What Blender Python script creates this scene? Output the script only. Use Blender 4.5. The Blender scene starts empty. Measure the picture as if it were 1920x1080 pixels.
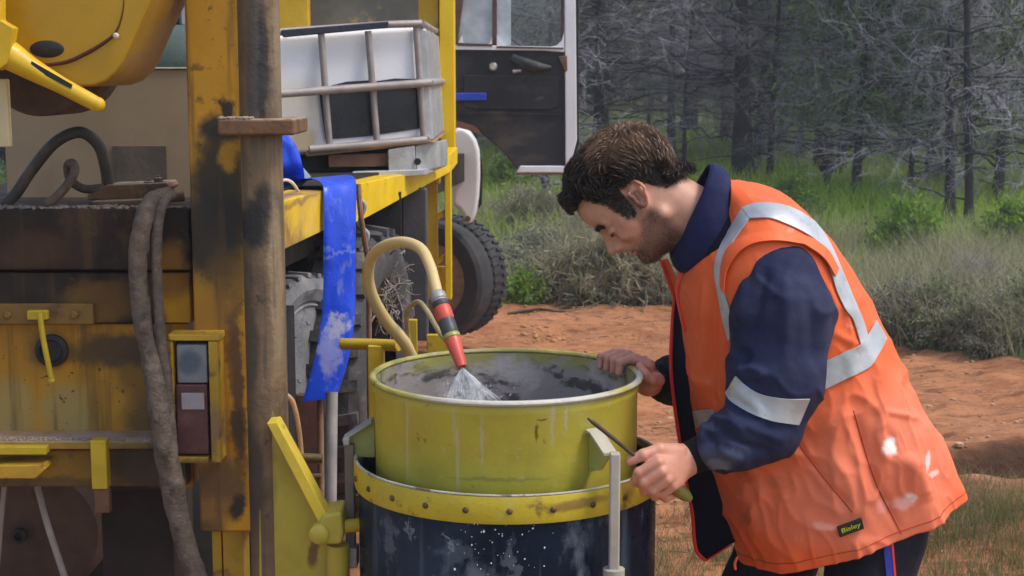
import bpy, bmesh, math, random
import numpy as np
from mathutils import Vector, Matrix
from mathutils.bvhtree import BVHTree

random.seed(7)
RNG = np.random.default_rng(11)
R = math.radians
scene = bpy.context.scene
COL = scene.collection

# ------------------------------------------------------------------ camera
FPX = 2800.0                      # focal length in photo pixels (1920 wide)
CAM_Z = 1.6
PITCH = math.atan(400.0 / FPX)
cam_d = bpy.data.cameras.new('camera')
cam = bpy.data.objects.new('camera', cam_d)
COL.objects.link(cam)
cam_d.sensor_width = 36.0
cam_d.lens = 36.0 * FPX / 1920.0
cam_d.clip_end = 800.0
cam_d.clip_start = 0.05
cam.location = (0, 0, CAM_Z)
cam.rotation_euler = (math.pi / 2 - PITCH, 0, 0)
cam_d.dof.use_dof = True
cam_d.dof.focus_distance = 3.05
cam_d.dof.aperture_fstop = 13.0
scene.camera = cam

# ------------------------------------------------------------------ sky, sun, exposure
SUN_DIR = Vector((0.62, -0.16, 1.0)).normalized()       # towards the sun
sun_el = math.asin(SUN_DIR.z)
sun_az = math.atan2(SUN_DIR.x, SUN_DIR.y)
world = bpy.data.worlds.new('World')
scene.world = world
world.use_nodes = True
wn = world.node_tree
wbg = wn.nodes['Background']
sky = wn.nodes.new('ShaderNodeTexSky')
sky.sky_type = 'NISHITA'
sky.sun_disc = False
sky.sun_elevation = sun_el
sky.sun_rotation = sun_az
sky.air_density = 1.0
sky.dust_density = 3.0
sky.ozone_density = 1.0
wn.links.new(sky.outputs[0], wbg.inputs[0])
wbg.inputs[1].default_value = 0.15
sun_d = bpy.data.lights.new('sun', 'SUN')
sun = bpy.data.objects.new('sun', sun_d)
COL.objects.link(sun)
sun.location = (3, -2, 9)
sun.rotation_euler = (-SUN_DIR).to_track_quat('-Z', 'Y').to_euler()
sun_d.energy = 1.2
sun_d.angle = R(14)
sun_d.color = (1.0, 0.95, 0.87)
scene.view_settings.view_transform = 'Standard'
scene.view_settings.look = 'None'
scene.view_settings.gamma = 1.0
scene.view_settings.use_curve_mapping = False
scene.view_settings.exposure = 0.68

# ------------------------------------------------------------------ geometry helpers
CP, SP = math.cos(PITCH), math.sin(PITCH)

def P(px, py, D):
    """Place of the photo point (px, py) at D metres in front of the camera."""
    x = (px - 960.0) / FPX
    u = (540.0 - py) / FPX
    dy = CP + u * SP
    dz = -SP + u * CP
    t = D / dy
    return Vector((x * t, D, CAM_Z + dz * t))

def mpp(D):
    return D / FPX                # metres per photo pixel at distance D

LOC = {}

def tag(o, label=None, cat=None, group=None, kind=None):
    if label: o['label'] = label
    if cat: o['category'] = cat
    if group: o['group'] = group
    if kind: o['kind'] = kind
    return o

def thing(name, label, cat, loc, group=None):
    o = bpy.data.objects.new(name, None)
    o.empty_display_size = 0.1
    COL.objects.link(o)
    o.location = loc
    LOC[o.name] = Vector(loc)
    return tag(o, label, cat, group)

def mesh_np(name, v, f, m, parent=None, loc=None, smooth=True, sharp=None, mats=None):
    """One mesh object from a vertex array and a face array (or list of lists)."""
    v = np.asarray(v, dtype=np.float32)
    if parent is not None:
        L = LOC[parent.name]
    else:
        L = Vector(loc) if loc is not None else Vector((0, 0, 0))
    v = v - np.array(L, dtype=np.float32)
    me = bpy.data.meshes.new(name)
    if isinstance(f, np.ndarray):
        n, k = f.shape
        me.vertices.add(len(v))
        me.vertices.foreach_set('co', v.ravel())
        me.loops.add(n * k)
        me.loops.foreach_set('vertex_index', f.astype(np.int32).ravel())
        me.polygons.add(n)
        me.polygons.foreach_set('loop_start', np.arange(0, n * k, k, dtype=np.int32))
        me.update(calc_edges=True)
    else:
        me.from_pydata(v.tolist(), [], f)
        me.update()
    me.validate()
    if smooth:
        me.shade_smooth()
        if sharp is not None:
            me.set_sharp_from_angle(angle=R(sharp))
    for mm in ([m] if mats is None else mats):
        me.materials.append(mm)
    o = bpy.data.objects.new(name, me)
    COL.objects.link(o)
    if parent is not None:
        o.parent = parent
        LOC[o.name] = L
    else:
        o.location = L
        LOC[o.name] = L
    return o

def frames(paths):
    t = np.gradient(paths, axis=1)
    t /= np.linalg.norm(t, axis=2, keepdims=True) + 1e-9
    ref = np.zeros_like(t)
    mean_t = np.abs(t.mean(axis=1))
    ax = np.argmin(mean_t, axis=1)
    ref[np.arange(len(t)), :, :] = np.eye(3)[ax][:, None, :]
    a = np.cross(t, ref); a /= np.linalg.norm(a, axis=2, keepdims=True) + 1e-9
    b = np.cross(t, a)
    return t, a, b

def tubes(paths, radii, sides=4, flat=1.0):
    """Many tubes at once. paths (N,K,3), radii (N,K)."""
    paths = np.asarray(paths, dtype=np.float64)
    N, K, _ = paths.shape
    radii = np.broadcast_to(np.asarray(radii, dtype=np.float64), (N, K))
    t, a, b = frames(paths)
    ang = np.linspace(0, 2 * math.pi, sides, endpoint=False)
    c, s = np.cos(ang), np.sin(ang) * flat
    v = paths[:, :, None, :] + radii[:, :, None, None] * (a[:, :, None, :] * c[None, None, :, None] + b[:, :, None, :] * s[None, None, :, None])
    idx = np.arange(N * K * sides).reshape(N, K, sides)
    nx = np.roll(idx, -1, axis=2)
    q = np.stack([idx[:, :-1], nx[:, :-1], nx[:, 1:], idx[:, 1:]], axis=-1).reshape(-1, 4)
    return v.reshape(-1, 3), q

def catmull(pts, n):
    """Smooth path with n samples through pts (any dimension)."""
    p = np.asarray([list(q) for q in pts], dtype=np.float64)
    if len(p) == 2:
        tt = np.linspace(0, 1, n)[:, None]
        return p[0] * (1 - tt) + p[1] * tt
    seg = np.linalg.norm(np.diff(p[:, :3], axis=0), axis=1) + 1e-6
    s = np.concatenate([[0], np.cumsum(np.sqrt(seg))])
    # finite-difference Hermite
    m = np.zeros_like(p)
    for i in range(len(p)):
        i0, i1 = max(i - 1, 0), min(i + 1, len(p) - 1)
        m[i] = (p[i1] - p[i0]) / (s[i1] - s[i0])
    x = np.linspace(0, s[-1], n)
    k = np.clip(np.searchsorted(s, x, side='right') - 1, 0, len(p) - 2)
    h = (s[k + 1] - s[k])[:, None]
    t = ((x - s[k])[:, None]) / h
    t2, t3 = t * t, t * t * t
    return (2*t3-3*t2+1)*p[k] + (t3-2*t2+t)*h*m[k] + (-2*t3+3*t2)*p[k+1] + (t3-t2)*h*m[k+1]

class MB:
    """Collects solid pieces that become one mesh object."""
    def __init__(self):
        self.v, self.f = [], []
    def add(self, vs, fs):
        o = len(self.v)
        self.v += [tuple(q) for q in vs]
        self.f += [[int(i) + o for i in q] for q in fs]
        return self
    def prism(self, front, back):
        n = len(front)
        a = sum((front[i].x * front[(i+1) % n].z - front[(i+1) % n].x * front[i].z) for i in range(n))
        if a < 0:
            front, back = front[::-1], back[::-1]
        vs = list(front) + list(back)
        fs = [list(range(n)), [n + i for i in range(n)][::-1]]
        for i in range(n):
            j = (i + 1) % n
            fs.append([j, i, n + i, n + j])
        return self.add(vs, fs)
    def ppoly(self, poly, D, th, skew=(0, 0)):
        """Plate whose outline is given by photo points at distance D, th metres thick."""
        fr = [P(p[0], p[1], p[2] if len(p) > 2 else D) for p in poly]
        bk = [q + Vector((skew[0], th, skew[1])) for q in fr]
        return self.prism(fr, bk)
    def pbox(self, x0, y0, x1, y1, D, th):
        ym, xm = (y0 + y1) / 2, (x0 + x1) / 2
        xa, xb = P(x0, ym, D).x, P(x1, ym, D).x
        zt, zb = P(xm, y0, D).z, P(xm, y1, D).z
        return self.wbox(xa, xb, D, D + th, zb, zt)
    def wbox(self, xa, xb, ya, yb, za, zb):
        fr = [Vector((xa, ya, za)), Vector((xb, ya, za)), Vector((xb, ya, zb)), Vector((xa, ya, zb))]
        bk = [Vector((q.x, yb, q.z)) for q in fr]
        return self.prism(fr, bk)
    def beam(self, a, b, w, h):
        """Square bar from a to b, w wide and h high."""
        a, b = Vector(a), Vector(b)
        d = (b - a).normalized()
        up = Vector((0, 0, 1)) if abs(d.z) < 0.9 else Vector((0, 1, 0))
        s = d.cross(up).normalized(); u = s.cross(d).normalized()
        vs = []
        for q in (a, b):
            for i, j in ((-1, -1), (1, -1), (1, 1), (-1, 1)):
                vs.append(q + s * (w / 2 * i) + u * (h / 2 * j))
        return self.add(vs, [[0, 1, 2, 3], [7, 6, 5, 4], [0, 4, 5, 1], [1, 5, 6, 2], [2, 6, 7, 3], [3, 7, 4, 0]])
    def tube(self, pts, r, sides=14, n=None, smooth=True, caps=True, lump=0.0):
        pts = [Vector(q) for q in pts]
        n = n or (2 if len(pts) == 2 else 8 * len(pts))
        path = catmull(pts, n) if smooth or len(pts) == 2 else np.array([list(q) for q in pts])
        n = len(path)
        rr = np.interp(np.linspace(0, 1, n), np.linspace(0, 1, len(r)), r) if hasattr(r, '__len__') else np.full(n, r)
        # parallel transport so that bends do not twist
        t = np.gradient(path, axis=0); t /= np.linalg.norm(t, axis=1, keepdims=True) + 1e-9
        ref = np.eye(3)[np.argmin(np.abs(t[0]))]
        a = np.cross(t[0], ref); a /= np.linalg.norm(a)
        vs = []
        for i in range(n):
            a = a - t[i] * np.dot(a, t[i]); a /= np.linalg.norm(a) + 1e-9
            b = np.cross(t[i], a)
            for k in range(sides):
                th = 2 * math.pi * k / sides
                q = rr[i] * (1 + lump * (random.random() - 0.5))
                vs.append(path[i] + q * (a * math.cos(th) + b * math.sin(th)))
        fs = []
        for i in range(n - 1):
            for k in range(sides):
                k2 = (k + 1) % sides
                fs.append([i*sides+k, i*sides+k2, (i+1)*sides+k2, (i+1)*sides+k])
        if caps:
            fs.append(list(range(sides))[::-1]); fs.append([(n-1)*sides + k for k in range(sides)])
        return self.add(vs, fs)
    def lathe(self, c, axis, prof, n=48, closed=True, a0=0.0, a1=2 * math.pi):
        """prof: list of (radius, height along axis)."""
        c, ax = Vector(c), Vector(axis).normalized()
        ref = Vector((1, 0, 0)) if abs(ax.x) < 0.9 else Vector((0, 0, 1))
        e1 = (ref - ax * ref.dot(ax)).normalized(); e2 = ax.cross(e1)
        full = abs(a1 - a0 - 2 * math.pi) < 1e-6
        m = n if full else n + 1
        vs = []
        for r, h in prof:
            for k in range(m):
                th = a0 + (a1 - a0) * k / n
                vs.append(c + ax * h + (e1 * math.cos(th) + e2 * math.sin(th)) * r)
        fs = []
        for i in range(len(prof) - 1):
            for k in range(n):
                k2 = (k + 1) % m
                fs.append([i*m+k, i*m+k2, (i+1)*m+k2, (i+1)*m+k])
        if closed and full:
            fs.append(list(range(m))[::-1]); fs.append([(len(prof)-1)*m + k for k in range(m)])
        return self.add(vs, fs)
    def ball(self, c, r, n=10, squash=(1, 1, 1)):
        c = Vector(c); vs = []; fs = []
        for i in range(n + 1):
            ph = math.pi * i / n
            for k in range(2 * n):
                th = math.pi * k / n
                vs.append(c + Vector((r*squash[0]*math.sin(ph)*math.cos(th), r*squash[1]*math.sin(ph)*math.sin(th), r*squash[2]*math.cos(ph))))
        m = 2 * n
        for i in range(n):
            for k in range(m):
                fs.append([i*m+k, (i+1)*m+k, (i+1)*m+(k+1) % m, i*m+(k+1) % m])
        return self.add(vs, fs)
    def build(self, name, mt, parent=None, loc=None, bevel=0.0, smooth=True, sharp=35, seg=2):
        o = mesh_np(name, self.v, self.f, mt, parent, loc, smooth, sharp)
        if bevel:
            b = o.modifiers.new('bevel', 'BEVEL'); b.width = bevel; b.segments = seg
            b.limit_method = 'ANGLE'; b.angle_limit = R(40); b.harden_normals = True
        return o

def copy_tree(o, parent=None):
    c = o.copy(); COL.objects.link(c)
    if parent is not None:
        c.parent = parent
    for ch in list(o.children):
        copy_tree(ch, c)
    return c

# value noise, vectorised
_H = np.random.default_rng(5).random(65536).astype(np.float32)
def _hash(i, j, k):
    return _H[((i * 73856093) ^ (j * 19349663) ^ (k * 83492791)) & 65535]
def vnoise(x, y, z=0.0):
    x, y, z = np.broadcast_arrays(np.asarray(x, float), np.asarray(y, float), np.asarray(z, float))
    i, j, k = np.floor(x).astype(np.int64), np.floor(y).astype(np.int64), np.floor(z).astype(np.int64)
    fx, fy, fz = x - i, y - j, z - k
    fx, fy, fz = fx*fx*(3-2*fx), fy*fy*(3-2*fy), fz*fz*(3-2*fz)
    def L(a, b, t): return a + (b - a) * t
    return L(L(L(_hash(i,j,k), _hash(i+1,j,k), fx), L(_hash(i,j+1,k), _hash(i+1,j+1,k), fx), fy),
             L(L(_hash(i,j,k+1), _hash(i+1,j,k+1), fx), L(_hash(i,j+1,k+1), _hash(i+1,j+1,k+1), fx), fy), fz) - 0.5
def fbm(x, y, z=0.0, oct=4):
    s, a = 0.0, 1.0
    for o in range(oct):
        s = s + a * vnoise(np.asarray(x) * 2**o + 13.7*o, np.asarray(y) * 2**o + 7.1*o, np.asarray(z) * 2**o + 3.3*o)
        a *= 0.5
    return s

# ------------------------------------------------------------------ materials
def _rgb(c):
    return (c[0], c[1], c[2], 1.0)

class Mat:
    def __init__(self, name):
        self.m = bpy.data.materials.new(name); self.m.use_nodes = True
        self.nt = self.m.node_tree
        self.b = self.nt.nodes['Principled BSDF']
    def n(self, t, **kw):
        o = self.nt.nodes.new(t)
        for k, v in kw.items(): setattr(o, k, v)
        return o
    def set(self, sock, val):
        if hasattr(val, 'is_linked') or isinstance(val, bpy.types.NodeSocket):
            self.nt.links.new(val, sock)
        else:
            sock.default_value = val
    def math(self, op, a, b=None, c=None, clamp=False):
        o = self.n('ShaderNodeMath', operation=op); o.use_clamp = clamp
        self.set(o.inputs[0], a)
        if b is not None: self.set(o.inputs[1], b)
        if c is not None: self.set(o.inputs[2], c)
        return o.outputs[0]
    def vmath(self, op, a, b=None, scale=None):
        o = self.n('ShaderNodeVectorMath', operation=op)
        self.set(o.inputs[0], a)
        if b is not None: self.set(o.inputs[1], b)
        if scale is not None: self.set(o.inputs['Scale'], scale)
        return o.outputs['Value'] if op in ('LENGTH', 'DOT_PRODUCT') else o.outputs[0]
    def mix(self, fac, a, b, mode='MIX'):
        o = self.n('ShaderNodeMix', data_type='RGBA', blend_type=mode)
        self.set(o.inputs[0], fac); self.set(o.inputs[6], a); self.set(o.inputs[7], b)
        return o.outputs[2]
    def ramp(self, x, lo, hi, a=0.0, b=1.0, smooth=True):
        o = self.n('ShaderNodeMapRange'); o.interpolation_type = 'SMOOTHSTEP' if smooth else 'LINEAR'
        self.set(o.inputs[0], x); self.set(o.inputs[1], lo); self.set(o.inputs[2], hi)
        self.set(o.inputs[3], a); self.set(o.inputs[4], b)
        return o.outputs[0]
    def pos(self, kind='pos'):
        if kind == 'pos':
            return self.n('ShaderNodeNewGeometry').outputs['Position']
        return self.n('ShaderNodeTexCoord').outputs['Object']
    def noise(self, vec, scale, detail=4.0, rough=0.55, col=False, dist=0.0):
        o = self.n('ShaderNodeTexNoise')
        self.nt.links.new(vec, o.inputs['Vector'])
        o.inputs['Scale'].default_value = scale; o.inputs['Detail'].default_value = detail
        o.inputs['Roughness'].default_value = rough; o.inputs['Distortion'].default_value = dist
        return o.outputs['Color'] if col else o.outputs['Fac']
    def stretch(self, vec, s):
        return self.vmath('MULTIPLY', vec, s)
    def bump(self, h, strength=0.3, dist=0.01, prev=None):
        o = self.n('ShaderNodeBump'); o.inputs['Strength'].default_value = strength
        o.inputs['Distance'].default_value = dist
        self.set(o.inputs['Height'], h)
        if prev is not None: self.nt.links.new(prev, o.inputs['Normal'])
        return o.outputs[0]

def surf(name, base, rough=0.5, metal=0.0, vary=0.25, scale=9.0, bump=0.15, bscale=60.0, blobs=(), dust=None,
         spec=0.5, amp=0.06, nscale=14.0, specks=None, streak=None, coords='pos', objrand=0.0, alt=None,
         weave=None, rvar=0.15, sub=0.0, coat=0.0, layers=()):
    """Weathered surface. blobs: (colour, centre, radii, strength) stains and painted light or shade, each at its own place.
    layers: (colour, noise scale, low, high, strength, stretch) wear all over. dust: (colour, amount) lies on upward faces."""
    k = Mat(name)
    p = k.pos(coords)
    big = k.noise(p, scale, 5.0, 0.6)
    c = k.mix(k.ramp(big, 0.3, 0.7), _rgb([x * (1 - vary) for x in base]), _rgb([min(1, x * (1 + vary)) for x in base]))
    if alt is not None:
        c = k.mix(k.ramp(k.noise(p, alt[1], 4.0, 0.65), alt[2], alt[3]), c, _rgb(alt[0]))
    for (lc, ls, lo, hi, st, sx) in layers:
        q = k.stretch(p, sx) if sx else p
        c = k.mix(k.math('MULTIPLY', k.ramp(k.noise(q, ls, 5.0, 0.65), lo, hi), st), c, _rgb(lc))
    if blobs:
        wob = k.vmath('SCALE', k.vmath('SUBTRACT', k.noise(p, nscale, 4.0, 0.65, col=True), (0.5, 0.5, 0.5)), scale=amp)
        pp = k.vmath('ADD', p, wob)
        for (bc, ctr, rad, st) in blobs:
            d = k.vmath('DIVIDE', k.vmath('SUBTRACT', pp, tuple(ctr)), tuple(rad))
            ln = k.vmath('LENGTH', d)
            c = k.mix(k.math('MULTIPLY', k.ramp(ln, 1.2, 0.55), st), c, _rgb(bc))
    if streak is not None:
        q = k.stretch(p, (streak[1], streak[1], streak[1] * 0.06))
        c = k.mix(k.math('MULTIPLY', k.ramp(k.noise(q, 1.0, 4.0, 0.6), streak[2], streak[3]), streak[4]), c, _rgb(streak[0]))
    if specks is not None:
        c = k.mix(k.ramp(k.noise(p, specks[1], 2.0, 0.5), specks[2], specks[2] + 0.05), c, _rgb(specks[0]))
    if dust is not None:
        g = k.n('ShaderNodeNewGeometry')
        sz = k.n('ShaderNodeSeparateXYZ'); k.nt.links.new(g.outputs['Normal'], sz.inputs[0])
        up = k.ramp(sz.outputs[2], 0.35, 0.95)
        c = k.mix(k.math('MULTIPLY', k.math('MULTIPLY', up, dust[1]), k.ramp(k.noise(p, 35, 4, .6), 0.25, 0.6)), c, _rgb(dust[0]))
    if objrand:
        oi = k.n('ShaderNodeObjectInfo')
        hs = k.n('ShaderNodeHueSaturation')
        k.set(hs.inputs['Value'], k.ramp(oi.outputs['Random'], 0, 1, 1 - objrand, 1 + objrand, smooth=False))
        k.nt.links.new(c, hs.inputs['Color']); c = hs.outputs[0]
    k.set(k.b.inputs['Base Color'], c)
    rr = k.ramp(k.noise(p, scale * 2.3, 4.0, 0.6), 0.25, 0.75, max(0.02, rough - rvar), min(1.0, rough + rvar))
    k.set(k.b.inputs['Roughness'], rr)
    k.b.inputs['Metallic'].default_value = metal
    k.b.inputs['Specular IOR Level'].default_value = spec
    if coat: k.b.inputs['Coat Weight'].default_value = coat
    if sub:
        k.b.inputs['Subsurface Weight'].default_value = sub
        k.b.inputs['Subsurface Radius'].default_value = (0.012, 0.004, 0.002)
        k.b.inputs['Subsurface Scale'].default_value = 0.6
    nrm = None
    if bump:
        nrm = k.bump(k.noise(p, bscale, 5.0, 0.6), bump, 0.01)
    if weave:
        w = k.noise(k.stretch(p, (1, 1, 1)), weave, 1.0, 0.5)
        nrm = k.bump(w, 0.25, 0.002, nrm)
    if nrm is not None:
        k.set(k.b.inputs['Normal'], nrm)
    return k.m
# ================================================================== materials of the rig
def B(c, px, py, D, rx, ry, st=1.0, depth=0.5):
    return (c, tuple(P(px, py, D)), (rx * mpp(D), depth, ry * mpp(D)), st)

GRIME = (0.022, 0.017, 0.014)
GREASE = (0.012, 0.012, 0.014)
MUD = (0.16, 0.105, 0.065)
RUST = (0.12, 0.045, 0.018)
OCHRE = (0.60, 0.295, 0.010)
PALEMUD = (0.42, 0.34, 0.24)

m_head = surf('ochre_paint', (0.45, 0.245, 0.006), 0.42, vary=0.14, scale=3.0, bump=0.05, layers=[(PALEMUD, 6, .62, .8, .25, None), (GRIME, 22, .68, .78, .5, None)])
m_lever = surf('bright_ochre_paint', (0.66, 0.40, 0.01), 0.4, vary=0.1, bump=0.05, layers=[(GRIME, 30, .66, .76, .6, None)])
m_cream = surf('cream_paint', (0.55, 0.44, 0.25), 0.55, vary=0.12, layers=[(RUST, 18, .62, .75, .6, None)])
m_darkred = surf('dark_red_groove', (0.10, 0.018, 0.008), 0.7)
m_black = surf('black_grease', (0.014, 0.013, 0.013), 0.55, vary=.4)
m_darksteel = surf('dark_oily_steel', (0.030, 0.022, 0.017), 0.7, vary=.4, scale=5, spec=.25, layers=[((.05,.03,.02), 7, .55, .75, .4, None)])
m_rust = surf('rusty_steel', (0.15, 0.075, 0.035), 0.8, vary=.35, bump=.3, layers=[(GRIME, 12, .5, .7, .6, None), (MUD, 25, .6, .75, .5, None)], dust=(PALEMUD, .7))
m_hub = surf('muddy_brown_hub', (0.095, 0.056, 0.038), 0.85, vary=.25, layers=[(GRIME, 5, .5, .75, .6, None)])
m_mudhose = surf('mud_caked_hose_rubber', (0.115, 0.085, 0.065), 0.85, vary=.35, scale=30, bump=.7, bscale=70, layers=[(GRIME, 25, .55, .72, .7, None), ((.3, .23, .18), 60, .64, .75, .6, None)])
m_hose = surf('dusty_black_hose_rubber', (0.045, 0.038, 0.033), 0.6, vary=.3, layers=[(MUD, 10, .45, .7, .8, None)])
m_debris = surf('clay_debris', (0.33, 0.26, 0.21), 0.9, vary=.35, bump=.5, objrand=0)
m_tan = surf('muddy_tan_panel', (0.30, 0.215, 0.135), 0.75, vary=.15, scale=4, bump=.03, layers=[((.20, .13, .08), 5, .5, .75, .5, (1, 1, .35)), ((.40, .33, .25), 30, .62, .75, .35, None)],
             )
m_edge = surf('pale_panel_edge', (0.6, 0.55, 0.45), 0.7)
m_green = surf('faded_green_tank_plastic', (0.060, 0.085, 0.060), 0.35, vary=.15, scale=4, bump=.04)
m_navyplastic = surf('navy_plastic', (0.012, 0.018, 0.035), 0.4)
m_greysteel = surf('grey_galvanised_steel', (0.36, 0.35, 0.34), 0.5, metal=.25, vary=.2, layers=[(RUST, 14, .6, .75, .35, None)])

DP = 3.16
m_post = surf('grimy_yellow_post_paint', OCHRE, 0.5, vary=.12, scale=5, bump=.04, amp=.06, nscale=16,
    blobs=[B(GRIME, 410, 330, DP, 60, 100, .95), B(GRIME, 395, 440, DP, 75, 100, .97), B((.15, .075, .02), 425, 520, DP, 50, 60, .75), B(GRIME, 440, 420, DP, 30, 60, .9), B((.34, .15, .012), 400, 600, DP, 50, 60, .8), B((.42, .20, .012), 375, 560, DP, 30, 40, .7), B((.30, .13, .014), 420, 850, DP, 30, 80, .6), B((.10, .05, .02), 445, 760, DP, 13, 200, .8), B((.12, .06, .025), 400, 900, DP, 70, 40, .8),
           B(OCHRE, 424, 290, DP, 22, 34, .9), B(OCHRE, 440, 272, DP, 24, 12, .9), B(GRIME, 410, 245, DP, 40, 30, .95), B(GREASE, 428, 205, DP, 15, 22, .95),
           B((.17, .10, .05), 375, 640, DP, 60, 120, .0), B((.12, .06, .03), 440, 700, DP, 18, 150, .8),
           B((.14, .07, .03), 400, 930, DP, 60, 70, .75), B(GREASE, 446, 950, DP, 20, 34, .95), B(GRIME, 365, 990, DP, 60, 20, .7),
           B(GRIME, 440, 820, DP, 12, 60, .7)],
    layers=[(GRIME, 30, .58, .68, .6, None), (RUST, 9, .56, .72, .4, None)], streak=((.1, .05, .02), 30, .52, .68, .6))
m_pole = surf('weathered_brown_pole_steel', (0.165, 0.105, 0.055), 0.6, vary=.3, scale=7, bump=.35, bscale=45, amp=.03,
    blobs=[B(GREASE, 498, 130, 3.06, 12, 150, .9), B((.05, .05, .055), 480, 120, 3.06, 14, 190, .6), B(GREASE, 480, 420, 3.06, 30, 50, .95), B(GREASE, 505, 375, 3.06, 24, 40, .9),
           B((.30, .22, .13), 520, 520, 3.06, 12, 200, .7), B((.28, .21, .13), 522, 100, 3.06, 8, 130, .6),  # right edge painted paler, as lit from that side
           B((.05, .04, .03), 470, 640, 3.06, 20, 140, .7), B((.04, .03, .025), 478, 880, 3.06, 26, 130, .8)],
    streak=((.05, .04, .035), 60, .5, .7, .6), layers=[((.30, .24, .17), 55, .62, .74, .5, (1, 1, .3)), (GRIME, 20, .6, .7, .6, None)])
m_beam = surf('grime_covered_beam_paint', (0.026, 0.0175, 0.013), 0.7, spec=.3, vary=.25, scale=6, bump=.06, amp=.07,
    blobs=[B((.20, .10, .018), 175, 575, 3.2, 70, 50, .85), B((.13, .065, .02), 30, 600, 3.2, 60, 30, .8), B((.22, .12, .02), 60, 640, 3.2, 200, 30, .7),
           B(OCHRE, 335, 580, 3.2, 40, 55, .9), B((.26, .12, .015), 320, 510, 3.2, 40, 60, .85), B((.09, .045, .02), 60, 470, 3.2, 90, 40, .5), B((.12, .06, .02), 220, 560, 3.2, 80, 40, .6), B((.4, .23, .015), 308, 415, 3.2, 7, 9, .9)],
    layers=[((.20, .095, .022), 5, .54, .74, .6, (1, 1, .6)), (MUD, 16, .58, .72, .4, None)], streak=((.11, .06, .022), 20, .54, .72, .5))
m_panel = surf('stained_yellow_panel_paint', (0.46, 0.215, 0.008), 0.45, vary=.15, scale=4, bump=.08, amp=.06,
    blobs=[B((.035, .022, .014), 240, 655, 3.25, 120, 36, .9), B((.05, .03, .015), 270, 700, 3.25, 60, 60, .6), B((.34, .25, .085), 20, 770, 3.25, 60, 70, .8), B((.34, .25, .085), 130, 775, 3.25, 55, 75, .8),
           B((.05, .03, .018), 290, 790, 3.25, 60, 60, .7), B((.12, .07, .02), 100, 655, 3.25, 50, 36, .7)],
    layers=[(GRIME, 8, .6, .78, .6, None)], streak=((.08, .045, .015), 22, .48, .68, .65), specks=((.10, .05, .02), 60, .68))
m_ledge = surf('dusty_ledge_paint', (0.30, 0.17, 0.015), 0.6, vary=.2, blobs=[B((.035, .024, .016), 290, 870, 3.2, 110, 60, .95), B((.05, .03, .02), 110, 905, 3.2, 160, 14, .7)],
    dust=((.33, .26, .22), .95), layers=[(GRIME, 14, .58, .72, .6, None)], amp=.05)
m_hinge = surf('brown_stained_hinge_paint', (0.20, 0.105, 0.02), 0.55, vary=.2, layers=[(GRIME, 12, .55, .75, .7, None)])
m_rod = surf('dull_white_rod', (0.34, 0.29, 0.25), 0.6)
m_tab = surf('acid_yellow_paint', (0.50, 0.355, 0.015), 0.5, vary=.15, layers=[(RUST, 16, .6, .75, .6, None)])
m_lampframe = surf('ochre_lamp_frame_paint', (0.46, 0.27, 0.02), 0.5, vary=.2, blobs=[B((.07, .04, .02), 320, 760, 3.1, 9, 150, .9), B((.2, .13, .07), 402, 810, 3.1, 14, 60, .8), B((.12, .07, .03), 360, 866, 3.1, 60, 8, .7)], layers=[(GRIME, 20, .56, .72, .7, None), (PALEMUD, 8, .6, .8, .5, None)])
m_lens_clear = surf('dusty_clear_lens', (0.20, 0.22, 0.25), 0.25, vary=.15, layers=[(MUD, 9, .55, .8, .5, None)], blobs=[B((.06, .09, .13), 352, 683, 3.08, 24, 26, .8)], amp=.02)
m_lens_red = surf('dusty_maroon_lens', (0.115, 0.042, 0.046), 0.25, vary=.2, layers=[((.16, .12, .12), 9, .5, .8, .6, None)], specks=((.55, .5, .5), 90, .76))
m_reflector = surf('pale_reflector', (0.34, 0.30, 0.33), 0.4, vary=.1)
m_bracket = surf('green_yellow_bracket_paint', (0.43, 0.355, 0.040), 0.5, vary=.15, scale=6, bump=.1, amp=.03,
    blobs=[B((.17, .10, .03), 505, 770, 3.0, 26, 40, .8), B((.13, .06, .03), 586, 1040, 3.0, 12, 34, .9), B((.18, .15, .04), 500, 900, 3.0, 16, 130, .5)],
    layers=[(RUST, 12, .64, .76, .6, None), ((.30, .28, .12), 5, .5, .8, .5, None)], specks=((.09, .04, .02), 45, .74))
m_bracket_edge = surf('bright_bracket_edge_paint', (0.66, 0.49, 0.045), 0.45, vary=.12, layers=[(RUST, 22, .64, .74, .7, None)])
m_yellow = surf('bright_yellow_truck_paint', (0.76, 0.51, 0.006), 0.38, vary=.08, scale=5, bump=.04, layers=[(RUST, 18, .68, .76, .5, None)],
    streak=((.30, .2, .03), 14, .66, .8, .4))
m_yellow_stained = surf('rust_stained_yellow_rail_paint', (0.76, 0.49, 0.006), 0.42, vary=.1, bump=.06, amp=.05,
    blobs=[B((.16, .085, .04), 532, 420, 3.7, 26, 80, .9), B((.20, .11, .04), 590, 465, 3.9, 30, 18, .8), B((.30, .16, .03), 550, 450, 3.8, 30, 26, .7), B((.2, .09, .03), 560, 372, 3.8, 40, 8, .6)])
m_deepyellow = surf('deep_yellow_paint', (0.50, 0.30, 0.008), 0.5, vary=.1)
m_mottled = surf('mottled_dark_panel', (0.085, 0.075, 0.055), 0.6, vary=.35, scale=4, alt=((.38, .25, .02), 6, .60, .72))
m_tyre = surf('dusty_tyre_rubber', (0.030, 0.030, 0.031), 0.8, vary=.25, scale=6, bump=.15, layers=[((.12, .095, .075), 6, .55, .8, .5, None)])
m_tyre_mud = surf('mud_splashed_tyre_rubber', (0.05, 0.05, 0.052), 0.8, vary=.3, scale=9, bump=.4, layers=[((.22, .20, .18), 9, .52, .75, .75, None), (RUST, 5, .6, .8, .5, None)])
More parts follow.
